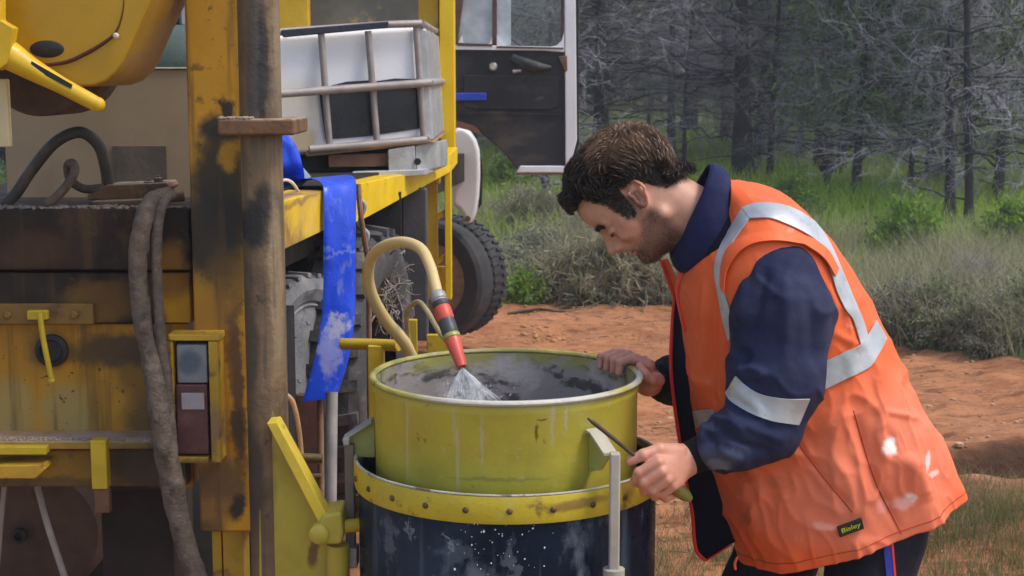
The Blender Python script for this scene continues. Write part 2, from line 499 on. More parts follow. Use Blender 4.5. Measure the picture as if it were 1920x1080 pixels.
m_rim = surf('rusty_tan_rim', (0.26, 0.15, 0.085), 0.7, vary=.2, layers=[(RUST, 10, .5, .7, .6, None)])
m_white = surf('white_cab_paint', (0.72, 0.72, 0.74), 0.4, vary=.06, scale=4, bump=.03, layers=[(RUST, 16, .70, .78, .6, None)])
m_doortrim = surf('black_vinyl_door_trim', (0.011, 0.012, 0.014), 0.5, vary=.35, scale=3, bump=.1, layers=[((.075, .058, .045), 3.2, .48, .70, .8, (1, 1, 1.8)), ((.17, .13, .10), 10, .62, .78, .6, (1, 1, 1.6))])
m_seal = surf('worn_brown_door_seal', (0.09, 0.045, 0.03), 0.7, vary=.3)
m_blueplastic = surf('blue_plastic', (0.02, 0.05, 0.42), 0.4, vary=.1)
m_chrome = surf('dull_chrome', (0.6, 0.58, 0.55), 0.3, metal=.7)
m_blackflap = surf('black_mud_flap_rubber', (0.014, 0.014, 0.016), 0.7, vary=.3, streak=((.10, .09, .08), 20, .6, .8, .6))
m_greypanel = surf('scuffed_grey_panel', (0.065, 0.065, 0.07), 0.5, vary=.2, scale=3, streak=((.26, .22, .19), 14, .6, .8, .7), layers=[((.20, .16, .13), 3, .55, .8, .5, None)])
m_coralrust = surf('red_brown_panel', (0.16, 0.06, 0.035), 0.7, vary=.25)

def glass(name, col, alpha_mix=0.35, rough=0.06, dlo=.02, dhi=.22, dcol=(0.35, 0.38, 0.42)):
    k = Mat(name)
    tr = k.n('ShaderNodeBsdfTransparent'); tr.inputs[0].default_value = _rgb(col)
    gl = k.n('ShaderNodeBsdfGlossy'); gl.inputs['Roughness'].default_value = rough
    df = k.n('ShaderNodeBsdfDiffuse'); df.inputs[0].default_value = _rgb(dcol)
    m1 = k.n('ShaderNodeMixShader'); m2 = k.n('ShaderNodeMixShader')
    p = k.pos()
    k.set(m1.inputs[0], k.ramp(k.noise(p, 7, 5), .35, .8, dlo, dhi))
    k.nt.links.new(tr.outputs[0], m1.inputs[1]); k.nt.links.new(df.outputs[0], m1.inputs[2])
    m2.inputs[0].default_value = alpha_mix
    k.nt.links.new(m1.outputs[0], m2.inputs[1]); k.nt.links.new(gl.outputs[0], m2.inputs[2])
    k.nt.links.new(m2.outputs[0], k.nt.nodes['Material Output'].inputs[0])
    return k.m
m_glass = glass('dusty_window_glass', (0.85, 0.9, 0.9), 0.05, .05, .0, .06)
m_glass_bright = glass('sky_painted_window_glass', (0.75, 0.8, 0.8), 0.10, .1, .45, .95, (.62, .70, .76))  # pale diffuse mix stands in for the sky reflected in the panes

# ================================================================== the drill rig truck
rig = thing('drill_truck', 'muddy yellow drill rig truck with tall post, round pole and open white cab door', 'drill truck', (-0.9, 3.3, 0))

# --- feed head hanging at the upper left
D0 = 2.98
b = MB(); b.ppoly([(-260, -120), (310, -80), (284, 0), (264, 42), (246, 84), (234, 112), (220, 134), (200, 152), (176, 161), (150, 163), (110, 157), (66, 142), (20, 112), (-60, 60), (-260, 0)], D0, 0.30)
head = b.build('feed_head', m_head, rig, bevel=.006)
arc = catmull([P(x, y, D0 - .001) for x, y in [(40, 128), (75, 123), (125, 116), (165, 98), (198, 78), (216, 62), (226, 40), (232, 8), (233, -40)]], 40)
b = MB(); b.tube([Vector(q) for q in arc], [.0016, .0032, .004, .004, .0032, .0018, .001, .001], 8, smooth=False); b.build('weld_groove', m_darkred, head)
b = MB(); b.lathe(P(88, 92, D0 - .001), (0, -1, 0), [(.001, -.02), (.030, -.02), (.034, .0), (.030, .002), (.001, .002)], 24, closed=False)
o = b.build('port_hole', m_black, head)
for vv in o.data.vertices: vv.co.z = (vv.co.z - (P(88, 92, D0).z)) * .5 + P(88, 92, D0).z
b = MB(); b.lathe(P(218, 67, D0 - .004), (0, -1, 0), [(.006, 0), (.006, .005), (.003, .008)], 10); b.build('bolt', m_edge, head)
b = MB(); b.lathe(P(70, 110, D0 + .12), (0, 1, 0), [(.115, 0), (.118, .01), (.118, .22), (.112, .23)], 48); b.build('winch_drum', m_hub, rig)
b = MB(); b.tube([P(-40, 85, 2.93), P(10, 100, 2.93), P(60, 130, 2.93), P(182, 196, 2.93)], [.033, .031, .024, .017, .015], 20, n=14); 
lev = b.build('control_lever', m_lever, rig)
b = MB(); b.ball(P(183, 196, 2.93), .0152, 8); b.build('lever_tip', m_lever, lev)
a, c = P(62, 131, 2.93), P(138, 172, 2.93)
off = Vector((0.004, -.0195, .011))
b = MB(); b.add([a + off + Vector((.0, 0, .006)), c + off * .80 + Vector((0, 0, .005)), c + off * .86 + Vector((-.003, 0, -.004)), a + off + Vector((-.004, 0, -.006))], [[0, 1, 2, 3]]); 
b.build('warning_sticker', m_black, lev)
b = MB(); b.ppoly([(-120, -60), (2, -60), (2, 38), (26, 52), (14, 118), (-2, 132), (-120, 132)], 2.90, .03); b.build('side_plate', m_lever, rig, bevel=.003)
b = MB(); b.pbox(-90, 148, 15, 276, 2.95, .02); b.build('cream_flap', m_cream, rig, bevel=.003)

# --- post, pole and collar
zt = 3.0
x0, x1 = P(357, 400, DP).x, P(460, 400, DP).x
b = MB(); b.wbox(x0, x1, DP, DP + .14, P(400, 998, DP).z, zt); b.build('mast_post', m_post, rig, bevel=.006)
xa, xb = P(395, 1040, DP).x, P(420, 1040, DP).x
b = MB(); b.wbox(xa, P(412, 1040, DP).x, DP + .02, DP + .06, .0, P(400, 997, DP).z); b.build('leg_strip', m_lampframe, rig)
b = MB(); b.wbox(P(416, 1040, DP).x, P(454, 1040, DP).x, DP + .015, DP + .09, .0, P(400, 997, DP).z); b.build('leg_strip', m_lampframe, rig)
b = MB(); pc = P(491, 300, 3.06); b.lathe((pc.x, 3.06, 0), (0, 0, 1), [(.0425, .0), (.0425, zt)], 40)
o = b.build('mast_pole', m_pole, rig)
b = MB(); b.pbox(407, 223, 552, 254, 2.99, .20); b.build('pole_collar', m_rust, rig, bevel=.006)
pts = []
b = MB()
for i in range(60):
    q = P(random.uniform(412, 475), 222, random.uniform(2.992, 3.012)); q.z = P(430, 223, 2.99).z + .002
    b.ball(q, random.uniform(.0015, .004), 3, (1.3, 1, .8))
o = b.build('clay_crumbs', m_debris, rig); o['kind'] = 'stuff'

# --- deck beams and rear panel
b = MB(); b.pbox(-420, 392, 357, 507, 3.20, .32); b.build('deck_beam', m_beam, rig, bevel=.006)
b = MB(); b.pbox(-420, 511, 357, 606, 3.212, .28); b.build('lower_beam', m_beam, rig, bevel=.004)
b = MB(); b.pbox(-420, 607, 357, 832, 3.24, .08); pan = b.build('rear_panel', m_panel, rig, bevel=.003)
b = MB(); b.lathe(P(98, 657, 3.238), (0, -1, 0), [(.036, -.01), (.036, .008), (.026, .012), (.022, .004), (.001, .003)], 28, closed=False); b.build('rubber_bung', m_black, pan)
b = MB(); b.pbox(-420, 570, 175, 608, 3.196, .014); hs = b.build('hinge_strip', m_hinge, rig, bevel=.002)
for x in (15, 140, -110):
    b = MB(); b.lathe(P(x, 590, 3.196), (0, -1, 0), [(.0095, 0), (.0095, .006), (.006, .009)], 6); b.build('bolt', m_hinge, hs)
b = MB(); b.pbox(50, 583, 88, 600, 3.18, .02); b.build('latch_bracket', m_tab, hs, bevel=.002)
b = MB(); b.tube([P(74, 586, 3.165), P(82, 640, 3.165), P(97, 712, 3.165)], .0062, 10, n=8); b.ball(P(97, 714, 3.165), .008, 6); b.build('latch_rod', m_tab, rig)
b = MB(); b.pbox(-420, 828, 350, 843, 3.14, .18); b.build('dusty_ledge', m_ledge, rig, bevel=.003)
b = MB(); b.pbox(-420, 844, 350, 913, 3.19, .14); b.build('bumper_beam', m_ledge, rig, bevel=.005)
b = MB(); b.pbox(-300, 838, 86, 853, 3.12, .03); b.build('bumper_flange', m_tab, rig, bevel=.002)
b = MB(); b.ppoly([(-60, 880), (0, 873), (80, 872), (86, 880), (66, 898), (-60, 898)], 3.11, .08); b.build('step_bracket', m_lampframe, rig, bevel=.003)
b = MB(); b.pbox(170, 826, 200, 918, 3.125, .03); tb = b.build('stop_tab', m_tab, rig, bevel=.003)
b = MB(); b.pbox(177, 919, 205, 962, 3.13, .02); b.build('stop_tab_end', m_rust, tb, bevel=.002)
b = MB()
for i in range(420):
    x = random.uniform(-60, 356); dz = random.uniform(0, .05)
    q = P(x, 390, 3.205 + dz); q.z = P(100, 392, 3.2).z + random.uniform(0, .004)
    b.ball(q, random.uniform(.0012, .0052), 3, (random.uniform(.8, 1.8), 1, .7))
for i in range(260):
    x = random.uniform(-60, 300)
    q = P(x, 826, random.uniform(3.145, 3.17)); q.z = P(100, 828, 3.14).z + random.uniform(0, .002)
    b.ball(q, random.uniform(.001, .004), 3, (1.5, 1, .7))
o = b.build('clay_crumbs', m_debris, rig); o['kind'] = 'stuff'
# underside: dark boxes, brake hub, rods
b = MB(); b.pbox(196, 914, 330, 1400, 3.34, .22); b.build('gear_casing', m_darksteel, rig, bevel=.008)
b = MB(); b.lathe(P(72, 1000, 3.62), (0, -1, 0), [(.15, -.14), (.165, -.12), (.165, -.02), (.150, .0), (.06, .012), (.05, .012)], 48); 
hb = b.build('brake_hub', m_hub, rig)
b = MB(); b.lathe(P(38, 1003, 3.59), (0, -1, 0), [(.019, 0), (.019, .016), (.010, .016), (.010, .004)], 20, closed=True); b.build('hub_nut', m_black, hb)
b = MB(); b.lathe(P(60, 1010, 3.80), (0, 1, 0), [(.18, 0), (.42, .0), (.50, .03), (.52, .10), (.52, .2), (.50, .27), (.42, .3), (.2, .3)], 48); b.build('tyre', m_tyre, rig)
b = MB(); b.tube([P(70, 912, 3.3), P(88, 980, 3.28), P(122, 1085, 3.26), P(150, 1180, 3.25)], .0078, 8); b.build('lever_rod', m_rod, rig)
b = MB(); b.tube([P(8, 912, 3.3), P(2, 980, 3.3), P(-8, 1090, 3.3)], .006, 8); b.build('lever_rod', m_rod, rig)
b = MB(); b.wbox(-1.6, -.62, 3.95, 4.2, .15, .95); b.build('under_guard', m_blackflap, rig)
b = MB(); b.beam((-1.25, 3.55, .98), (-.72, 8.2, .95), .09, .22); b.build('chassis_rail', m_darksteel, rig)
b = MB(); b.beam((-.70, 4.2, 1.13), (-.30, 8.2, 1.10), .09, .15); b.build('chassis_rail', m_darksteel, rig)

# --- tail lamp
lamp = MB()
DL = 3.10
lamp.pbox(315, 640, 327, 868, DL, .055); lamp.pbox(393, 640, 411, 868, DL, .055); lamp.pbox(314, 627, 412, 639.5, DL - .002, .058); lamp.pbox(327.5, 857, 391.5, 869, DL + .002, .05)
lf = lamp.build('tail_lamp', m_lampframe, rig, bevel=.003)
b = MB(); b.pbox(327.5, 640, 391.5, 857, DL + .035, .018); b.build('lamp_back', m_black, lf)
b = MB(); b.pbox(331, 646, 388, 719, DL + .006, .025); b.build('clear_lens', m_lens_clear, lf, bevel=.004)
b = MB(); b.pbox(331, 721, 390, 852, DL + .004, .027); b.build('red_lens', m_lens_red, lf, bevel=.004)
b = MB(); b.pbox(340, 737, 383, 768, DL - .0005, .004); b.build('reflector', m_reflector, lf, bevel=.001)
b = MB(); b.wbox(P(315, 700, DL).x, P(410, 700, DL).x, DL + .056, DP, P(350, 866, DL).z, P(350, 628, DL).z); b.build('lamp_box', m_lampframe, lf)
# tie plate closing the wall between deck and post
b = MB(); b.pbox(300, 607, 357, 913, 3.232, .07); b.build('side_panel', m_panel, rig)

# --- manifold on the deck
b = MB(); b.ppoly([(162, 366), (200, 347), (312, 342), (318, 352), (300, 366), (285, 372), (165, 376)], 3.30, .10); b.build('manifold_flange', m_rust, rig, bevel=.004)
b = MB(); b.ppoly([(170, 378), (290, 373), (300, 388), (175, 391)], 3.26, .12); b.build('manifold_base', m_rust, rig, bevel=.004)
for x, y in ((278, 341), (297, 334)):
    b = MB(); b.lathe(P(x, y + 8, 3.32), (0, 0, 1), [(.010, 0), (.010, .010), (.005, .012), (.005, .016)], 6); b.build('bolt', m_rust, rig)
b = MB(); b.tube([P(292, 372, 3.22), P(345, 368, 3.24)], .011, 12); b.build('hose_coupling', m_rust, rig)

# --- jack bracket beside the drum
DB = 3.02
b = MB(); b.ppoly([(486, 775), (512, 770), (514, 782), (618, 968), (640, 985), (640, 1110), (486, 1110)], DB, .012); b.build('gusset_plate', m_bracket, rig, bevel=.002)
b = MB()
e = [P(508, 782, DB), P(527, 780, DB), P(627, 966, DB), P(606, 970, DB)]
b.prism([q + Vector((0, -.055, 0)) for q in e], [q + Vector((0, -.001, 0)) for q in e]); b.build('gusset_flange', m_bracket_edge, rig, bevel=.002)
b = MB(); b.ppoly([(604, 966), (640, 960), (644, 1000), (640, 1022), (600, 1022), (590, 1000)], DB - .07, .10)
cl = b.build('bracket_clamp', m_bracket, rig, bevel=.008, seg=3)
b = MB(); b.lathe(P(598, 1002, DB - .075), (0, -1, 0), [(.020, -.02), (.020, .004), (.014, .008)], 18); b.build('clamp_bolt', m_bracket, cl)
b = MB(); b.tube([P(634, 1020, DB - .02), P(634, 1500, DB - .02)], .024, 20); b.build('bracket_leg', m_bracket, rig)
b = MB(); b.tube([P(636, 988, DB - .03), P(675, 984, DB - .01)], .014, 14); b.build('bracket_pin', m_bracket_edge, rig)

# --- right-hand deck rail running forward
def railpt(px, py):   # the rail stands in one vertical plane; find its distance there
    t = (px - 608) / (858 - 608)
    return 4.0 * (6.03 / 4.0) ** t
b = MB()
prof = [(500, 384), (608, 357), (608, 432), (500, 484)]
fr = [P(x, y, railpt(x, y) if x > 500 else 3.38) for x, y in prof]
b.prism(fr, [q + Vector((-.10, .02, 0)) for q in fr]); b.build('deck_rail', m_yellow_stained, rig, bevel=.003)
b = MB()
fr = [P(x, y, railpt(x, y)) for x, y in [(652, 349), (740, 330), (815, 316), (858, 276), (858, 306), (846, 322), (690, 407), (652, 425)]]
b.prism(fr, [q + Vector((-.07, .02, 0)) for q in fr]); b.build('deck_rail', m_yellow, rig, bevel=.003)
z_deck = P(608, 357, 4.0).z
b = MB(); b.add([(-1.55, 3.55, z_deck - .02), (-.62, 3.55, z_deck - .02), (-.32, 6.2, z_deck - .02), (-1.55, 6.2, z_deck - .02), (-1.55, 3.55, z_deck - .06), (-.62, 3.55, z_deck - .06), (-.32, 6.2, z_deck - .06), (-1.55, 6.2, z_deck - .06)],
    [[0, 1, 2, 3], [7, 6, 5, 4], [0, 4, 5, 1], [1, 5, 6, 2], [2, 6, 7, 3], [3, 7, 4, 0]]); b.build('deck_floor', m_darksteel, rig)

# yellow upright and ladder at the front end of the deck
DU = 6.08
b = MB(); b.wbox(P(784, 150, DU).x, P(823, 150, DU).x, DU, DU + .1, P(800, 345, DU).z, 3.4); b.build('headboard_upright', m_deepyellow, rig, bevel=.004)
b = MB(); b.wbox(P(825, 150, DU).x, P(853, 150, DU).x, DU - .03, DU + .08, P(800, 300, DU).z, 3.4); b.build('headboard_upright', m_yellow, rig, bevel=.004)
b = MB(); b.pbox(800, 52, 824.5, 76, DU - .01, .06); b.build('upright_cleat', m_yellow, rig, bevel=.003)
b = MB(); b.pbox(520, -220, 576, 54, 5.9, .08); b.build('headboard_frame', m_deepyellow, rig, bevel=.004)
b = MB(); b.pbox(577, -220, 783, 60, 5.96, .04); b.build('headboard_panel', m_mottled, rig)
DS = 5.9
b = MB(); b.pbox(800, 322, 819, 560, DS, .10); b.build('ladder_rail', m_deepyellow, rig, bevel=.003)
b = MB(); b.pbox(834, 312, 846, 562, DS - .02, .08); b.build('ladder_rail', m_yellow, rig, bevel=.003)
for y in (408, 492):
    b = MB(); b.ppoly([(819.5, y - 4), (833.5, y - 14), (833.5, y - 4), (819.5, y + 6)], DS, .07); b.build('ladder_rung', m_yellow, rig, bevel=.002)
b = MB(); b.pbox(802, 500, 846, 562, DS + .08, .02); b.build('ladder_back', m_deepyellow, rig)
for x0_, x1_ in ((693, 753),):
    b = MB(); b.pbox(x0_, 360, x1_, 640, 5.0, .02); b.build('mud_flap', m_blackflap, rig)
b = MB(); b.pbox(753, 352, 802, 640, 5.3, .04); b.build('fuel_tank_panel', m_greypanel, rig, bevel=.01)
b = MB(); b.pbox(-300, 380, 700, 560, 5.6, .03); b.build('under_shield', m_blackflap, rig)

# --- tyres
def tyre(name, c, axis, r, w, mt, rimmat=None, lugs=0):
    c, ax = Vector(c), Vector(axis).normalized()
    b = MB()
    b.lathe(c, ax, [(r*.62, w*.30), (r*.66, w*.42), (r*.80, w*.50), (r*.93, w*.46), (r*.99, w*.34), (r, w*.15), (r, -w*.15), (r*.99, -w*.34), (r*.93, -w*.46), (r*.80, -w*.5), (r*.66, -w*.42), (r*.62, -w*.30)], 64, closed=False)
    t = b.build(name, mt, rig)
    if rimmat:
        b = MB(); b.lathe(c, ax, [(r*.64, w*.36), (r*.60, w*.40), (r*.57, w*.30), (r*.50, w*.12), (r*.30, w*.16), (r*.24, w*.30), (r*.12, w*.32)], 40)
        rm = b.build('rim', rimmat, t)
        ref = Vector((0, 0, 1)); e1 = (ref - ax * ref.dot(ax)).normalized(); e2 = ax.cross(e1)
        for k in range(8):
            th = 2 * math.pi * k / 8
            b = MB(); b.lathe(c + (e1*math.cos(th) + e2*math.sin(th)) * r * .40 + ax * w * .14, ax, [(.016, 0), (.016, .03), (.010, .04)], 6); b.build('wheel_nut', rimmat, rm)
    if lugs:
        ref = Vector((0, 0, 1)) if abs(ax.z) < .9 else Vector((1, 0, 0))
        e1 = (ref - ax * ref.dot(ax)).normalized(); e2 = ax.cross(e1)
        b = MB()
        for k in range(lugs):
            th = 2 * math.pi * k / lugs
            for sgn in (1, -1):
                th2 = th + (0.5 * 2 * math.pi / lugs if sgn < 0 else 0)
                d = e1 * math.cos(th2) + e2 * math.sin(th2); tt = ax.cross(d)
                vs = []
                for rr in (r * .985, r * 1.035):
                    for aa, ta in ((.04, -.3), (.46, -.5), (.46, .1), (.04, .3)):
                        vs.append(c + d * rr * (1 if aa < .3 else .97) + ax * (w * aa * sgn) + tt * (ta * 2 * math.pi * r / lugs * .55))
                b.add(vs, [[0, 1, 2, 3], [7, 6, 5, 4], [0, 4, 5, 1], [1, 5, 6, 2], [2, 6, 7, 3], [3, 7, 4, 0]])
        b.build('tread_lugs', mt, t)
    return t
# steered front wheel: its inner face looks back towards the camera
zc = .42
tyre('front_tyre', P(822, 524, 8.45), (-.50, -.84, .0), .335, .17, m_tyre, m_rim, 0)
tyre('front_tyre', P(846, 516, 8.78), (-.50, -.84, .0), .350, .17, m_tyre, None, 44)
tyre('rear_tyre', P(672, 700, 4.75), (1, -.12, 0), .47, .22, m_tyre_mud, None, 30)
m_tyre_pale = surf('clay_splashed_grey_rubber', (0.20, 0.205, 0.215), 0.75, vary=.3, scale=8, bump=.4, layers=[((.42, .40, .38), 9, .5, .7, .7, None), (RUST, 6, .58, .72, .6, None), ((.05, .05, .055), 14, .56, .7, .6, None)])
tyre('rear_tyre', P(552, 662, 4.35), (1, -.55, .1), .235, .17, m_tyre_pale, m_tyre_pale, 30)
b = MB(); b.beam((-1.3, 4.7, .52), (-.45, 4.75, .52), .16, .16); b.build('axle', m_darksteel, rig)
b = MB(); b.pbox(546, 380, 700, 900, 5.2, .04); b.build('wheel_screen', m_blackflap, rig)

# --- front mudguard
b = MB()
gp = [(848, 246), (858, 240), (870, 241), (882, 249), (892, 263), (898, 282), (900, 305), (900, 335), (898, 370), (893, 400), (887, 416), (879, 422), (873, 415), (868, 404), (860, 392), (848, 384)]
b.ppoly(gp, 8.15, .16, skew=(.0, 0)); gd = b.build('front_mudguard', m_white, rig, bevel=.03, seg=4)
b = MB(); b.ppoly([(897, 290), (903, 300), (905, 330), (903, 384), (897, 392)], 8.20, .08, skew=(.0, 0)); b.build('guard_lip', m_blackflap, gd)
b = MB(); b.lathe(P(877, 410, 8.148), (0, -1, 0), [(.016, 0), (.016, .008)], 10); b.build('guard_bolt', m_rust, gd)

# --- cab and its open door
b = MB(); b.wbox(-1.95, -.52, 7.0, 8.3, 1.0, 2.0); b.wbox(-1.9, -.58, 7.05, 8.1, 2.0, 2.75); b.build('cab', m_white, rig, bevel=.04, seg=3)
b = MB(); b.wbox(-1.9, -.60, 8.35, 9.3, .85, 1.75); b.build('bonnet', m_white, rig, bevel=.08, seg=3)
DD = 7.7
door = MB()
door.ppoly([(846, 88), (1062, 94), (1064, 322), (972, 322), (962, 308), (948, 290), (932, 274), (914, 260), (897, 247), (880, 240), (846, 236)], DD, .05)
dr = door.build('cab_door', m_doortrim, rig, bevel=.006)
b = MB()
b.ppoly([(1058, -160), (1078, -160), (1082, 262), (1066, 324), (1060.5, 324)], DD - .02, .075)
b.ppoly([(975, 311), (1061, 311), (1061, 324), (968, 324)], DD - .015, .07)
b.build('door_frame', m_white, dr, bevel=.006)
b = MB(); b.ppoly([(1066.5, 322), (1078.5, 268), (1079.5, -160), (1084, -160), (1085, 270), (1068, 324)], DD - .015, .06); b.build('door_seal', m_blackflap, dr)
b = MB(); b.ppoly([(967, 324.5), (1064, 324.5), (1064, 328), (969, 328)], DD - .014, .06); b.build('sill_edge', m_rust, dr)
b = MB(); b.ppoly([(846, 84), (1058, 88), (1058, 98), (1020, 95), (846, 93)], DD - .025, .08); b.build('window_ledge', m_white, dr, bevel=.004)
b = MB(); b.ppoly([(856, -140), (868, -20), (872, -140), (864, 20), (858, 84), (850, 84)], DD, .05) if False else b.ppoly([(846, 84), (857, 84), (866, 20), (890, -160), (876, -160), (846, 30)], DD, .05); b.build('window_post', m_seal, dr, bevel=.003)
b = MB(); b.ppoly([(923, 84), (931, 84), (931, -160), (923, -160)], DD - .01, .055); b.build('window_post', m_seal, dr, bevel=.003)
b = MB(); b.ppoly([(857, 80), (923, 83), (923, 87), (857, 86)], DD - .03, .03); b.ppoly([(931, 86), (1057, 89), (1057, 92), (931, 90)], DD - .031, .03); b.ppoly([(1052, -160), (1057.5, -160), (1057.5, 88), (1052, 80)], DD - .012, .03)
b.build('window_seal', m_seal, dr)
b = MB(); b.ppoly([(858, 82), (923, 82), (923, -160), (880, -160), (866, 20)], DD + .02, .006); b.build('quarter_window', m_glass_bright, dr)
b = MB(); b.ppoly([(932, 85), (958, 85), (958, -160), (932, -160)], DD + .012, .006); b.build('sliding_window', m_glass_bright, dr)
b = MB(); b.ppoly([(958.5, 88), (1052, 90), (1052, -160), (958.5, -160)], DD + .024, .005); b.build('window_pane', m_glass, dr)
b = MB(); b.tube([P(960, 108, DD - .04), P(985, 119, DD - .055), P(1010, 126, DD - .06), P(1032, 127, DD - .04)], [.02, .03, .028, .012], 12); b.build('arm_rest', m_doortrim, dr)
b = MB(); b.lathe(P(925, 125, DD - .001), (0, -1, 0), [(.020, 0), (.022, .02), (.015, .03)], 16); b.build('window_winder', m_chrome, dr)
b = MB(); b.tube([P(962, 134, DD - .02), P(978, 132, DD - .03)], .009, 8); b.build('door_handle', m_chrome, dr)
b = MB(); b.pbox(852, 174, 912, 189, DD - .03, .03); b.build('door_grip', m_blueplastic, dr, bevel=.006)
b = MB(); b.ppoly([(1058, 60), (1058, 88), (1030, 88), (1044, 85), (1053, 76)], DD - .022, .07); b.ppoly([(931.5, 66), (938, 80), (950, 86), (931.5, 86)], DD - .021, .06); b.ppoly([(866, 66), (868, 78), (878, 85), (857, 85)], DD - .021, .06); b.ppoly([(922.5, 70), (919, 80), (910, 85), (922.5, 85)], DD - .021, .06); b.build('window_corner', m_white, dr)
b = MB(); b.ppoly([(870, 140), (1050, 144), (1046, 200), (1030, 206), (880, 204), (868, 198)], DD - .012, .014); b.build('door_pocket', m_doortrim, dr, bevel=.004)
b = MB(); b.ppoly([(1047, 106), (1063, 104), (1064, 132), (1060, 136)], DD - .03, .03); b.build('door_hinge', m_rust, dr, bevel=.003)
b = MB(); b.ppoly([(846, 212), (955, 211), (1058, 214), (1058, 216), (846, 214.5)], DD - .012, .014); b.build('trim_strip', m_doortrim, dr)
b = MB(); b.ppoly([(855, 226), (890, 236), (904, 252), (885, 246), (855, 238)], DD - .02, .05); b.build('step_trim', m_coralrust, dr)

# ================================================================== things lying on, standing on or hanging from the rig
t = thing('tank_box', 'big mud-brown plywood-like box standing on the rig deck behind the curved hoses', 'box', P(185, 375, 3.8))
b = MB(); b.pbox(8, 130, 420, 392, 3.62, .5); b.build('box_body', m_tan, t, bevel=.003)
b = MB(); b.pbox(8, 126, 420, 129.5, 3.615, .51); b.build('box_rim', m_edge, t, bevel=.001)
t = thing('green_tank', 'dull green plastic tank with domed top behind the brown box', 'tank', P(320, 140, 4.6))
b = MB(); pr = [(.205, 0), (.205, .30)] + [(.205 * math.cos(a), .30 + .12 * math.sin(a)) for a in np.linspace(.1, 1.56, 12)]
b.lathe((P(352, 100, 4.62).x, 4.62, P(322, 46, 4.62).z - .42), (0, 0, 1), pr, 56); b.build('tank_shell', m_green, t)
b = MB(); b.wbox(P(322, 100, 4.62).x - .3, P(322, 100, 4.62).x + .3, 4.35, 4.9, z_deck - .02, P(322, 46, 4.62).z - .421); b.build('tank_cradle', m_darksteel, t)
b = MB(); b.pbox(212, 274, 312, 346, 3.613, .006); b.build('dark_patch', surf('smudged_dark_patch', (.115, .088, .065), .7, vary=.25, scale=10, layers=[((.2, .14, .09), 12, .55, .75, .6, None)]), [o for o in COL.objects if o.name == 'tank_box'][0])
t = thing('crate', 'dark navy crate with a pale corner post behind the green tank', 'crate', P(310, 40, 5.3))
b = MB(); b.pbox(262, -120, 334, 46, 5.3, .4); b.build('crate_body', m_navyplastic, t, bevel=.006)
b = MB(); b.pbox(338, -120, 349, 46, 5.28, .03); b.build('corner_post', m_greysteel, t, bevel=.002)
b = MB(); b.wbox(P(270, 40, 5.3).x, P(350, 40, 5.3).x, 5.32, 5.68, z_deck - .02, P(300, 46.2, 5.3).z); b.build('crate_stand', m_darksteel, t)

# hydraulic hoses on the deck
def hose(name, label, pts, r, mt, sides=16, n=60, lump=0, cat='hose', group=None):
    b = MB(); b.tube(pts, r, sides, n=n, lump=lump)
    return tag(b.build(name, mt, loc=pts[0]), label, cat, group)
hose('hydraulic_hose', 'dark hydraulic hose bent in a high loop in front of the brown box', [P(-60, 420, 3.25), P(18, 375, 3.26), P(60, 318, 3.27), P(105, 266, 3.28), P(150, 248, 3.29), P(183, 270, 3.3), P(197, 310, 3.31), P(203, 356, 3.33)], .0128, m_hose)
hose('hydraulic_hose', 'short muddy hose curling into a small hook below the high hose loop', [P(70, 392, 3.22), P(95, 378, 3.22), P(122, 352, 3.22), P(140, 322, 3.23), P(136, 306, 3.24), P(127, 312, 3.26), P(133, 338, 3.28), P(158, 354, 3.3), P(195, 352, 3.31)], .0098, m_mudhose)
# hose bundle wrapped in caked mud hanging down the rear
pts = [P(318, 362, 3.18), P(292, 372, 3.13), P(273, 400, 3.10), P(262, 450, 3.09), P(258, 520, 3.09), P(266, 590, 3.09), P(280, 660, 3.09), P(294, 740, 3.06), P(308, 830, 3.05), P(322, 900, 3.06), P(336, 975, 3.06), P(356, 1045, 3.06), P(385, 1130, 3.06), P(420, 1240, 3.06)]
path = catmull(pts, 130)
b = MB(); b.tube([Vector(q) for q in path], [.013, .017, .019, .020, .020, .019, .021, .023, .024, .023, .022, .022, .02, .02], 18, smooth=False)
o = b.build('hose_bundle', m_mudhose, loc=pts[0]); tag(o, 'thick mud-caked hose hanging down the rear of the rig past the tail lamp', 'hose')
v = np.array([list(q.co) for q in o.data.vertices]); nn = np.array([list(q.normal) for q in o.data.vertices])
dsp = .0045 * fbm(v[:, 0]*38, v[:, 1]*38, v[:, 2]*38, 3) + .0035 * fbm(v[:, 0]*80, v[:, 1]*80, v[:, 2]*45 + 4, 2) + .004 * vnoise(1.5, 2.5, v[:, 2]*22)
v += nn * dsp[:, None]
o.data.vertices.foreach_set('co', v.astype(np.float32).ravel()); o.data.update()
pts2 = [P(322, 366, 3.17), P(306, 380, 3.12), P(296, 420, 3.105), P(294, 480, 3.10), P(296, 560, 3.10), P(302, 640, 3.09), P(312, 710, 3.085), P(318, 780, 3.07), P(325, 850, 3.065)]
hose('hydraulic_hose', 'thin smooth hose running alongside the thick mud-caked hanging hose', pts2, .0112, m_mudhose, n=70)

